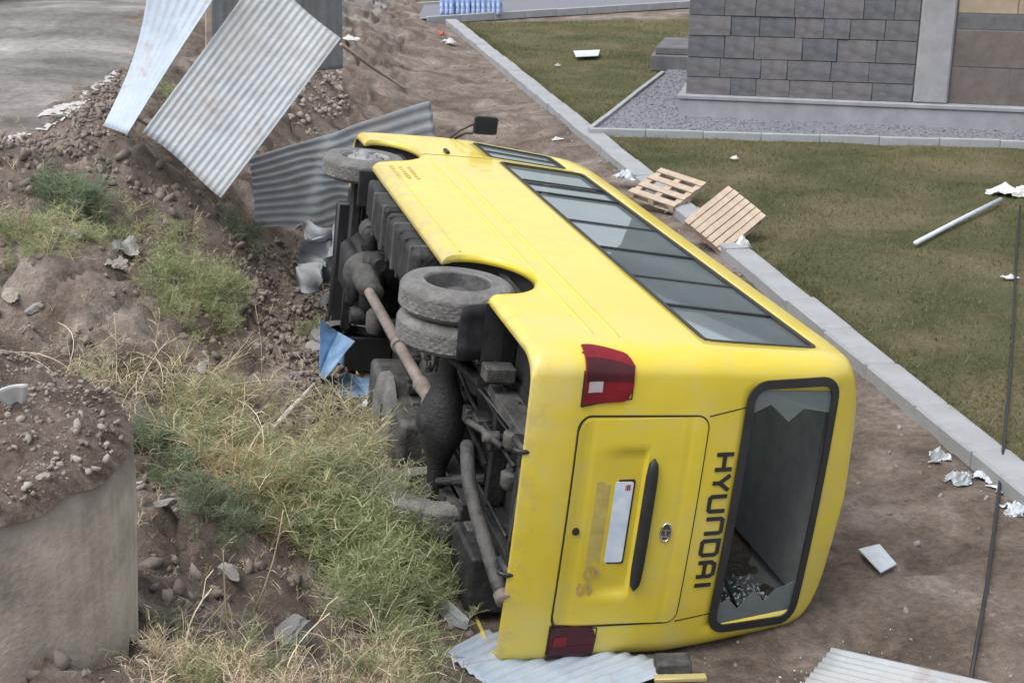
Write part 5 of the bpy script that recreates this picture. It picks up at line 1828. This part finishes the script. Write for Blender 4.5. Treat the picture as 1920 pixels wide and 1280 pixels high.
crumple('plastic_scrap', 1045, 124, .1, .12, .12, .06, M_WHITE, 'tiny white scrap on the lawn near the pale board', 'scrap', 21, lawnz=.1)
for i, (u, v, lab) in enumerate(((1900, 925, 'heap of shiny plastic litter beside the kerb at the right edge'), (1855, 900, 'grey plastic litter left of the litter heap at the right edge'),
                                 (1800, 905, 'pale litter scrap on the yard near the kerb'), (1905, 960, 'crushed clear plastic below the litter heap at the right edge'),
                                 (1760, 860, 'small pale scrap by the kerb, farthest from the right edge'))):
    crumple('plastic_litter', u, v, .0, .30 - .03 * i, .22, .10, M_FOIL if i % 2 == 0 else M_PAPER, lab, 'litter', 30 + i)

x_ = RNG.normal(2.0, .35, 260); y_ = RNG.normal(7.0, .30, 260)
o = scatter_rocks('glass_bits', np.stack([x_, y_, terrain(x_, y_) + .006], -1), RNG.uniform(.004, .012, 260), M_CRUMB)
tag(o, 'crumbs of broken glass on the ground behind the rear window', 'glass', kind='stuff')
for i, (u, v, w, m, lab) in enumerate(((655, 690, .30, M_BLUE, 'torn blue scrap between the folded sheet and the underside'), (705, 770, .28, M_FOIL, 'grey crushed metal scrap below the drive shaft'),
                                        (742, 850, .26, M_PAPER, 'pale crushed scrap below the differential'), (800, 1000, .30, M_ROCKP, 'pale lump of packed debris left of the exhaust pipe'),
                                        (620, 575, .26, M_GALVD, 'dark crushed metal scrap in front of the undertray'))):
    crumple('crushed_scrap', u, v, .1, w, w * .8, .16, m, lab, 'scrap', 50 + i)
# boards
def board(name, pts, th, mat, label, cat='board'):
    pts = [np.array(p) for p in pts]; org = np.mean(pts, axis=0); n_ = len(pts)
    up_ = np.array([0, 0, th])
    o = mesh_obj(name, [p - org for p in pts] + [p - org + up_ for p in pts], [tuple(range(n_))[::-1], tuple(range(n_, 2 * n_))] + [(i, (i + 1) % n_, (i + 1) % n_ + n_, i + n_) for i in range(n_)], mat)
    o.location = org
    bv = o.modifiers.new('b', 'BEVEL'); bv.width = .004; bv.segments = 1
    return tag(o, label, cat)


board('pale_board', [gp(1075, 97, .16), gp(1125, 95, .16), gp(1122, 106, .16), gp(1080, 108, .16)], .02, M_PAPER, 'pale board lying on the lawn beyond the kerb')
board('pale_board', [hit(*q_) + np.array([0, 0, .045]) for q_ in ((1608, 1042), (1648, 1032), (1680, 1070), (1650, 1086))], .015, M_PAPER, 'small pale board lying on the yard beside the bus roof')
corrug('fallen_panel', gp(1490, 1300, .05), gp(1560, 1215, .06), gp(1900, 1400, .04), gp(1900, 1290, .05), 9, .010, M_GALV, 'pale metal panel lying flat on the yard at the lower right', nv=8, cat='metal panel')
o = MB().tube([gp(1716, 456, .16), gp(1800, 412, .17), gp(1876, 374, .20)], .03, 8).build('pipe', M_PAPER, smooth=True)
tag(o, 'pale pipe lying across the lawn towards the white bag', 'pipe')
cp = [(1913, 385, .2), (1906, 470, .12), (1900, 600, .12), (1894, 700, .12), (1884, 815, .16), (1872, 930, .03), (1850, 1100, .03), (1818, 1285, .03)]
cpts = [gp(*c) for c in cp]
o = MB().tube(cpts, .014, 6).build('cable', M_CABLE, smooth=True)
tag(o, 'thin black cable running down the right edge across lawn and kerb', 'cable')

# pale stick on the bank
a = gp(512, 803, .42); b = gp(590, 720, .36)
o = MB().tube([a, a * .35 + b * .65, b], [.020, .022, .018], 9).build('stick', pmat('bleached_wood', (.50, .47, .43), rough=.9, var=.15, scale=6), smooth=True)
tag(o, 'pale straight stick lying on the bank among the weeds', 'stick')

# broken step piece below the rear of the bus
stp = empty('broken_step', gp(1262, 1262, .02)); stp.rotation_euler = (0, 0, .05)
tag(stp, 'broken yellow edged step piece on the ground below the bus rear', 'debris')
MB().box(-.11, .11, -.04, .10, .0, .09, c=.012).build('step_box', M_CHG, stp, auto=40)
MB().box(-.13, .19, -.10, -.045, .0, .03, c=.006).build('yellow_strip', M_YEL, stp, auto=40)

# ================================================================== pallets
def pallet(p, rot, W, D, nb, gap, label, layers=True):
    e = empty('pallet', p); e.rotation_euler = rot
    tag(e, label, 'pallet')
    bw = (D - gap * (nb - 1)) / nb
    for k in range(nb):
        o = MB().box(-W / 2, W / 2, -bw / 2, bw / 2, 0, .022, c=.003).build('deck_board', M_WOOD, e)
        o.location = (random.uniform(-.01, .01), -D / 2 + bw / 2 + k * (bw + gap), .10 + random.uniform(0, .004)); o.rotation_euler = (0, 0, random.uniform(-.01, .01))
    for x in (-W / 2 + .05, 0, W / 2 - .05):
        o = MB().box(-.045, .045, -D / 2, D / 2, .024, .098, c=.004).build('stringer', M_WOOD, e); o.location = (x, 0, 0)
    for y in (-D / 2 + .06, 0, D / 2 - .06):
        o = MB().box(-W / 2, W / 2, -.05, .05, 0, .022, c=.003).build('bottom_board', M_WOOD, e); o.location = (0, y, 0)
    return e


p = gp(1250, 368, .15)
pallet((p[0], p[1], .18), (R(14), R(8), R(-38)), .75, .80, 4, .11, 'open slatted wooden pallet lying on the kerb behind the bus')
q0 = gp(1357, 470, .06)
qa = dp(1281, 416, q0[1] + .36) - q0; qb = dp(1440, 402, q0[1] + .38) - q0
ex = Vector(qb).normalized(); ez = ex.cross(Vector(qa)).normalized()
if ez.z < 0: ez = -ez
ey = ez.cross(ex)
pc = q0 + (qa + qb) / 2
e = pallet((0, 0, 0), (0, 0, 0), float(np.linalg.norm(qb)), float(np.linalg.norm(qa)), 7, .012, 'close boarded wooden pallet propped up right of the open slatted pallet')
e.matrix_world = Matrix.Translation(Vector(pc) - ez * .12) @ Matrix((ex, ey, ez)).transposed().to_4x4()

# ================================================================== wrapped bottle packs at the far path
bt = None
for i, (u, lab) in enumerate(((838, 'leftmost blue wrapped bottle pack at the far path'), (868, 'second blue wrapped bottle pack from the kerb end'),
                              (897, 'third blue wrapped bottle pack from the kerb end'), (926, 'rightmost blue wrapped bottle pack at the far path'))):
    p = gp(u, 27, .15)
    e = empty('bottle_pack', (p[0], p[1], .14)); e.rotation_euler = (0, 0, random.uniform(-.3, .3))
    tag(e, lab, 'bottle pack')
    for a in (-1, 0, 1):
        for b in (0, 1):
            if bt is None:
                bt = MB().lathe([(.0, 0), (.06, 0), (.068, .02), (.068, .42), (.05, .50), (.02, .55), (.02, .60), (0, .60)], 10, (0, 0, 0), 'Z').build('bottle', M_BLUEW, e, smooth=True); o = bt
            else:
                o = bt.copy(); COL.objects.link(o); o.parent = e
            o.location = (a * .14, b * .14, 0)

# ================================================================== vegetation
def ribbon_arr(pts, w0, w1, ang):
    """flat tapering strip along pts -> verts, quads"""
    pts = np.asarray(pts); m = len(pts)
    t = np.gradient(pts, axis=0); t /= np.linalg.norm(t, axis=1, keepdims=True) + 1e-9
    s = np.array([math.cos(ang), math.sin(ang), 0.0])
    side = np.cross(t, s); side /= np.linalg.norm(side, axis=1, keepdims=True) + 1e-9
    w = np.linspace(w0, w1, m)[:, None]
    v = np.stack([pts + side * w, pts - side * w], 1).reshape(-1, 3)
    f = [(2 * i, 2 * i + 1, 2 * i + 3, 2 * i + 2) for i in range(m - 1)]
    return v, np.array(f)


def make_wisp(rg, h=.35, nb=8, spread=.6, tw=.14, leaf=0, w=.0022, droop=.3, nstem=1, m=5):
    """a wiry weed: curved stems with side twigs, optional needle leaves"""
    Vs = []; Fs = []; base = 0

    def put(pts, w0, w1):
        nonlocal base
        v, f = ribbon_arr(pts, w0, w1, rg.uniform(0, math.pi))
        Vs.append(v); Fs.append(f + base); base += len(v)
    for st in range(nstem):
        a = rg.uniform(0, 2 * math.pi); ln = h * rg.uniform(.7, 1.15)
        out = spread * rg.uniform(.3, 1.0)
        P_ = []
        for i in range(m + 1):
            t = i / m
            r_ = ln * out * t ** 1.4
            P_.append((r_ * math.cos(a + .5 * t), r_ * math.sin(a + .5 * t), ln * (t - droop * out * t * t)))
        P_ = np.array(P_)
        put(P_, w * 1.5, w * .7)
        for b in range(nb):
            t = rg.uniform(.18, 1.0); k = min(m - 1, int(t * m)); p = P_[k] + (P_[k + 1] - P_[k]) * (t * m - k)
            a2 = rg.uniform(0, 2 * math.pi); e = rg.uniform(.1, 1.1); l = tw * rg.uniform(.5, 1.3) * (1.2 - .6 * t)
            d = np.array([math.cos(a2) * math.cos(e), math.sin(a2) * math.cos(e), math.sin(e)])
            q1 = p + d * l * .5 + np.array([0, 0, .01]); q2 = p + d * l + np.array([0, 0, -.12 * l])
            put(np.array([p, q1, q2]), w, w * .5)
            for c in range(leaf):
                tt = rg.uniform(.15, 1); pp = p + (q2 - p) * tt
                d2 = d + np.array([rg.gauss(0, .8), rg.gauss(0, .8), rg.gauss(0.1, .6)]); d2 /= np.linalg.norm(d2)
                ll = rg.uniform(.025, .075)
                put(np.array([pp, pp + d2 * ll]), w * .95, w * .3)
    return np.vstack(Vs), np.vstack(Fs)


def scatter_wisps(name, pos, scale, protos, mat, parent=None, tilt=.25):
    n = len(pos)
    if n == 0: return None
    which = RNG.integers(0, len(protos), n)
    az = RNG.uniform(0, 2 * math.pi, n); tx = RNG.normal(0, tilt, n); ty = RNG.normal(0, tilt, n)
    Vs = []; Fs = []; base = 0
    for k, (pv_, pf_) in enumerate(protos):
        sel = np.where(which == k)[0]
        if not len(sel): continue
        c, s_ = np.cos(az[sel])[:, None], np.sin(az[sel])[:, None]
        x = pv_[None, :, 0] * c - pv_[None, :, 1] * s_; y = pv_[None, :, 0] * s_ + pv_[None, :, 1] * c; z = np.repeat(pv_[None, :, 2], len(sel), 0)
        x = x + z * tx[sel][:, None]; y = y + z * ty[sel][:, None]
        vv = np.stack([x, y, z], -1) * scale[sel][:, None, None] + pos[sel][:, None, :]
        ff = pf_[None] + (np.arange(len(sel)) * len(pv_))[:, None, None] + base
        Vs.append(vv.reshape(-1, 3)); Fs.append(ff.reshape(-1, 4)); base += len(sel) * len(pv_)
    return np_mesh(name, np.vstack(Vs), np.vstack(Fs), mat, parent)


rg = random.Random(11)
PW_Y = [make_wisp(rg, .34, 11, .75, .19, 1, .0028, .35, 2) for _ in range(10)]
PW_G = [make_wisp(rg, .32, 12, .7, .15, 3, .0030, .3, 2) for _ in range(10)]
PW_B = [make_wisp(rg, .30, 14, .6, .12, 4, .0028, .25, 2) for _ in range(8)]
PW_L = [make_wisp(rg, .6, 3, 1.2, .2, 0, .0024, .5, 2, 7) for _ in range(6)]
PW_S = [make_wisp(rg, .16, 3, .9, .07, 0, .0022, .5, 4, 3) for _ in range(8)]

ZA = [(255, 830), (330, 770), (430, 780), (500, 850), (600, 880), (700, 900), (780, 960), (600, 1010), (520, 1030), (430, 960), (380, 930), (290, 890)]
ZA2 = [(420, 860), (560, 880), (620, 960), (580, 1050), (500, 1010), (440, 940)]                    # rusty patch
ZP = [(560, 890), (660, 880), (790, 960), (790, 1010), (660, 1000), (570, 950)]                     # pale patch
ZB_ = [(262, 1245), (420, 1250), (475, 1275), (490, 1310), (630, 1310), (660, 1260), (720, 1230), (820, 1240), (840, 1340), (262, 1340)]
ZC = [(270, 500), (330, 480), (430, 510), (470, 580), (430, 630), (360, 630), (300, 600), (270, 550)]
ZD = [(40, 450), (90, 400), (180, 390), (260, 430), (340, 450), (320, 480), (230, 475), (150, 500), (80, 490)]
ZE = [(100, 720), (200, 700), (330, 720), (360, 760), (250, 800), (150, 750)]
ZF = [(380, 680), (560, 780), (500, 800), (400, 760), (300, 710)]
ZG = [(580, 990), (700, 960), (840, 1040), (850, 1160), (800, 1250), (720, 1240), (650, 1150), (590, 1080)]
ZH = [(620, 800), (690, 810), (740, 870), (660, 890), (600, 850)]
gsc = lambda q, a, b: a + (b - a) * RNG.uniform(0, 1, len(q)) ** 1.6


def weeds(name, n, zones, cnt, sc_, protos, mat, label, jit=14, thr=-.12, seed=5, box=(-4, .4, 4.6, 12), cat='weeds'):
    q = clumped(zone_points(n, *box, zones, jit=jit), 3.0, thr, seed)[:cnt]
    o = scatter_wisps(name, q - np.array([0, 0, .01]), gsc(q, *sc_), protos, mat)
    return tag(o, label, cat, kind='stuff')


weeds('dry_weeds', 30000, [ZA, ZH], 200, (.5, 1.5), PW_Y, L_YEL, 'yellowing wiry weeds covering the foreground slope below the bus')
weeds('rusty_weeds', 20000, [ZA2], 80, (.5, 1.2), PW_Y, L_RUST, 'rusty orange dead weeds in the middle of the foreground weeds', seed=9)
weeds('pale_weeds', 20000, [ZP], 150, (.5, 1.2), PW_G, L_PALE, 'pale grey-green weeds growing over the rubble lumps', seed=12)
weeds('green_weeds', 24000, [ZG], 190, (.6, 1.5), PW_G, L_GRN, 'green wiry weeds in front of the rear corner of the bus', seed=15)
weeds('straw_weeds', 24000, [ZB_], 300, (.3, .68), PW_Y, L_DRY, 'straw coloured dry weeds along the bottom edge', box=(-3, .6, 4.2, 8), seed=18)
weeds('low_green_weeds', 24000, [ZA, ZB_], 210, (.4, 1.1), PW_G, L_GRN, 'low green weeds mixed into the yellow weeds of the foreground', seed=21)
weeds('bank_weeds', 24000, [ZC, ZD], 230, (.35, 1.0), PW_G, L_GRN, 'green weeds growing half way up the bank', box=(-5.5, -1, 8, 14), seed=24)
weeds('bank_straw', 24000, [ZC, ZD, ZE, ZF], 240, (.35, .9), PW_Y, L_YEL, 'dry straw weeds half way up the bank and behind the concrete ring', jit=18, box=(-5.5, -1, 8, 14), seed=27)
weeds('dead_grass', 16000, bank, 1500, (.3, .8), PW_S, L_DRY, 'thin dead grass scattered over the bare earth of the bank', box=(-6, 0, 4.6, 14.5), thr=-.05, seed=30, cat='grass')
weeds('trailing_stems', 9000, [ZA, ZB_, ZF, ZE], 120, (.7, 1.2), PW_L, L_DRY, 'long bare stems trailing through the foreground weeds', thr=-.3, seed=33)


# tufts in the lawn and along the kerb
n = 2600
s_ = .33 + RNG.uniform(0, 1, n) ** 1.4 * 9; t_ = RNG.uniform(-11, t_far - .3, n)
s_[:700] = .33 + np.abs(RNG.normal(0, .06, 700))
x_ = KA[0] + KN[0] * s_ + KD[0] * t_; y_ = KA[1] + KN[1] * s_ + KD[1] * t_
ok = ~in_poly(x_, y_, bed) & ((fbm(x_ * .9, y_ * .9, 79, 3) > -.05) | (s_ < .5))
q = np.stack([x_, y_, lawn_z(x_, y_)], -1)[ok]
o = scatter_wisps('lawn_tufts', q, RNG.uniform(.25, .65, len(q)), PW_S, L_LAWN)
tag(o, 'taller uneven tufts of grass standing in the lawn', 'grass', kind='stuff')
# clods on the yard beside the bus
x_ = RNG.uniform(-1, 6, 6000); y_ = RNG.uniform(6, 30, 6000)
k_ = (kerb_s(x_, y_) < -.05) & (fbm(x_ * .8, y_ * .8, 83, 3) > 0)
x_, y_ = x_[k_], y_[k_]
o = scatter_rocks('yard_clods', np.stack([x_, y_, terrain(x_, y_)], -1), .006 + .04 * RNG.uniform(0, 1, len(x_)) ** 5, M_CLOD)
tag(o, 'small brown earth clods scattered over the bare yard', 'soil', kind='stuff')


def bush(name, u, v, z, rad, n, mat, protos, sc_, label, squash=.6):
    p = hit(u, v); h0 = hz(p[0], p[1])
    e = empty(name, (p[0], p[1], h0)); tag(e, label, 'weed')
    aa_ = RNG.uniform(0, 2 * math.pi, n); rr_ = rad * np.sqrt(RNG.uniform(0, 1, n)) * (.75 + .6 * np.abs(np.sin(aa_ * 1.5 + u)))
    x_ = rr_ * np.cos(aa_); y_ = rr_ * np.sin(aa_)
    z_ = terrain(p[0] + x_, p[1] + y_) - h0
    scatter_wisps('foliage', np.stack([x_, y_, z_], -1), RNG.uniform(*sc_, n) * (1.1 - .5 * rr_ / rad), protos, mat, e, .3)
    st = MB()
    for k in range(5):
        a = k * 1.3; st.tube([(0, 0, -.05), (.3 * rad * math.cos(a), .3 * rad * math.sin(a), .12), (.6 * rad * math.cos(a), .6 * rad * math.sin(a), .26)], [.006, .005, .003], 5)
    st.build('stem', M_STEM, e)
    return e


bush('feathery_weed', 275, 850, .66, .20, 36, L_BLU, PW_B, (.7, 1.2), 'blue-green feathery weed against the right side of the concrete ring')
bush('feathery_weed', 350, 905, .62, .22, 36, L_BLU, PW_B, (.6, 1.1), 'blue-green feathery weed just right of the one against the ring')
bush('feathery_weed', 425, 960, .58, .26, 48, L_BLU, PW_B, (.7, 1.2), 'dark blue-green feathery weed above the bare earth patch')
bush('feathery_weed', 690, 1050, .30, .32, 66, L_GRN, PW_B, (.9, 1.5), 'largest dark green weed left of the exhaust pipe')
bush('feathery_weed', 770, 1130, .22, .26, 48, L_GRN, PW_B, (.8, 1.3), 'dark green weed near the rear corner of the bus by the foil')
bush('feathery_weed', 130, 400, 1.5, .28, 66, L_BLU, PW_B, (1.0, 1.6), 'upper left green bushy weed below the road edge')
bush('feathery_weed', 360, 545, .95, .34, 60, L_GRN, PW_B, (.7, 1.1), 'spreading green weed in the middle of the bank')
bush('feathery_weed', 455, 440, .85, .22, 30, L_BLU, PW_B, (.7, 1.1), 'dark green weed in the shade left of the sideways sheet')
bush('feathery_weed', 40, 460, 1.45, .18, 24, L_GRN, PW_B, (.7, 1.1), 'small yellow-green weed at the left edge of the bank')
bush('feathery_weed', 345, 190, 1.9, .30, 30, L_GRN, PW_B, (.8, 1.3), 'olive weed seen through the gap between the two leaning sheets')
bush('feathery_weed', 605, 640, .15, .16, 18, L_GRN, PW_B, (.6, 1.0), 'small green weed behind the folded blue sheet')
bush('feathery_weed', 20, 1190, 1.42, .20, 36, L_BLU, PW_B, (.9, 1.5), 'dark green weed in front of the concrete ring at the bottom left')


def stalk(pts, r_, twigs, label, seed):
    rg_ = random.Random(seed)
    pts = [np.array(p) for p in pts]
    org = pts[0]
    b = MB()
    b.tube([p - org for p in pts], [r_ * (1 - .6 * i / (len(pts) - 1)) for i in range(len(pts))], 5)
    for k in range(twigs):
        t = rg_.uniform(.3, 1) * (len(pts) - 1); i = min(len(pts) - 2, int(t)); p = pts[i] + (pts[i + 1] - pts[i]) * (t - i) - org
        d = np.array([rg_.gauss(0, .7), rg_.gauss(0, .7), rg_.uniform(.2, 1)]); d /= np.linalg.norm(d)
        l = rg_.uniform(.05, .14)
        b.tube([p, p + d * l * .5 + np.array([0, 0, .01]), p + d * l], [r_ * .5, r_ * .4, r_ * .25], 4)
    o = b.build('dead_stalk', L_DRY, None, True); o.location = org
    return tag(o, label, 'stalk')


def st_px(base, tip, zb, mid=(0, 0), dy=0.0, n=4):
    p = hit(base[0], base[1]); p[2] = hz(p[0], p[1]) - .01
    y1 = p[1] + dy
    out = [p]
    for i in range(1, n + 1):
        t = i / n
        u = base[0] + (tip[0] - base[0]) * t + mid[0] * math.sin(t * 3.14); v = base[1] + (tip[1] - base[1]) * t + mid[1] * math.sin(t * 3.14)
        out.append(dp(u, v, p[1] + dy * t))
    return out


stalk(st_px((478, 1145), (531, 955), .5, (8, 0), -.05), .006, 5, 'tall dead stalk leaning right above the grey boulder', 1)
stalk(st_px((424, 1180), (418, 1025), .6), .0055, 4, 'upright dead stalk rising from the bare earth', 2)
stalk(st_px((322, 1178), (412, 1098), .8, (0, -4)), .005, 2, 'dead stalk slanting beside the concrete ring', 3)
stalk(st_px((218, 740), (214, 585), .72, (3, 0)), .007, 12, 'dead branched stalk standing behind the concrete ring', 4)
stalk(st_px((330, 760), (470, 660), .62, (0, -15)), .005, 6, 'arching dead stalk on the middle of the bank', 5)
stalk(st_px((385, 735), (600, 722), .55, (0, -16), .2), .005, 5, 'long low dead stalk lying towards the blue sheet', 6)
stalk(st_px((490, 725), (478, 570), .45, (6, 0)), .004, 5, 'thin upright dead stalk beside the broken earth', 7)
stalk(st_px((10, 1180), (270, 1250), 1.35, (0, -4), -.1), .005, 3, 'long dead stalk lying across the front of the concrete ring', 8)
stalk(st_px((600, 1240), (650, 1160), .62), .005, 4, 'short dead stalk right of the grey boulder', 9)
stalk(st_px((290, 660), (300, 590), .9), .006, 14, 'bushy dead twig right of the branched stalk', 10)

# ---------------------------------------------------------------- dark bushes beyond the road
for i, (x, y, r_, lab) in enumerate(((-9.6, 24.8, 1.1, 'dark bush beyond the dirt road in the top left corner'), (-12.0, 25.5, 1.3, 'dark bush beyond the dirt road left of the corner bush'))):
    h0 = hz(x, y)
    e = empty('bush', (x, y, h0)); tag(e, lab, 'bush')
    n = 2600
    q = RNG.standard_normal((n, 3)); q /= np.linalg.norm(q, axis=1, keepdims=True)
    q *= (r_ * RNG.uniform(.35, 1, n) ** .5 * (1 + .35 * vnoise(q[:, 0] * 3 + i, q[:, 1] * 3 + q[:, 2] * 2, 3)))[:, None]
    q[:, 2] = q[:, 2] * .8 + r_ * .75
    a = RNG.standard_normal((n, 3)) * .05; b = RNG.standard_normal((n, 3)) * .05
    v = np.stack([q, q + a, q + a + b, q + b], 1).reshape(-1, 3)
    np_mesh('crown', v, np.arange(4 * n).reshape(-1, 4), L_TREE, e)
    MB().tube([(0, 0, -.2), (.05, 0, .5), (.1, .1, 1.0)], [.06, .05, .03], 7).tube([(.03, 0, .3), (-.3, .2, .9)], [.04, .02], 6).build('trunk', M_STEM, e)
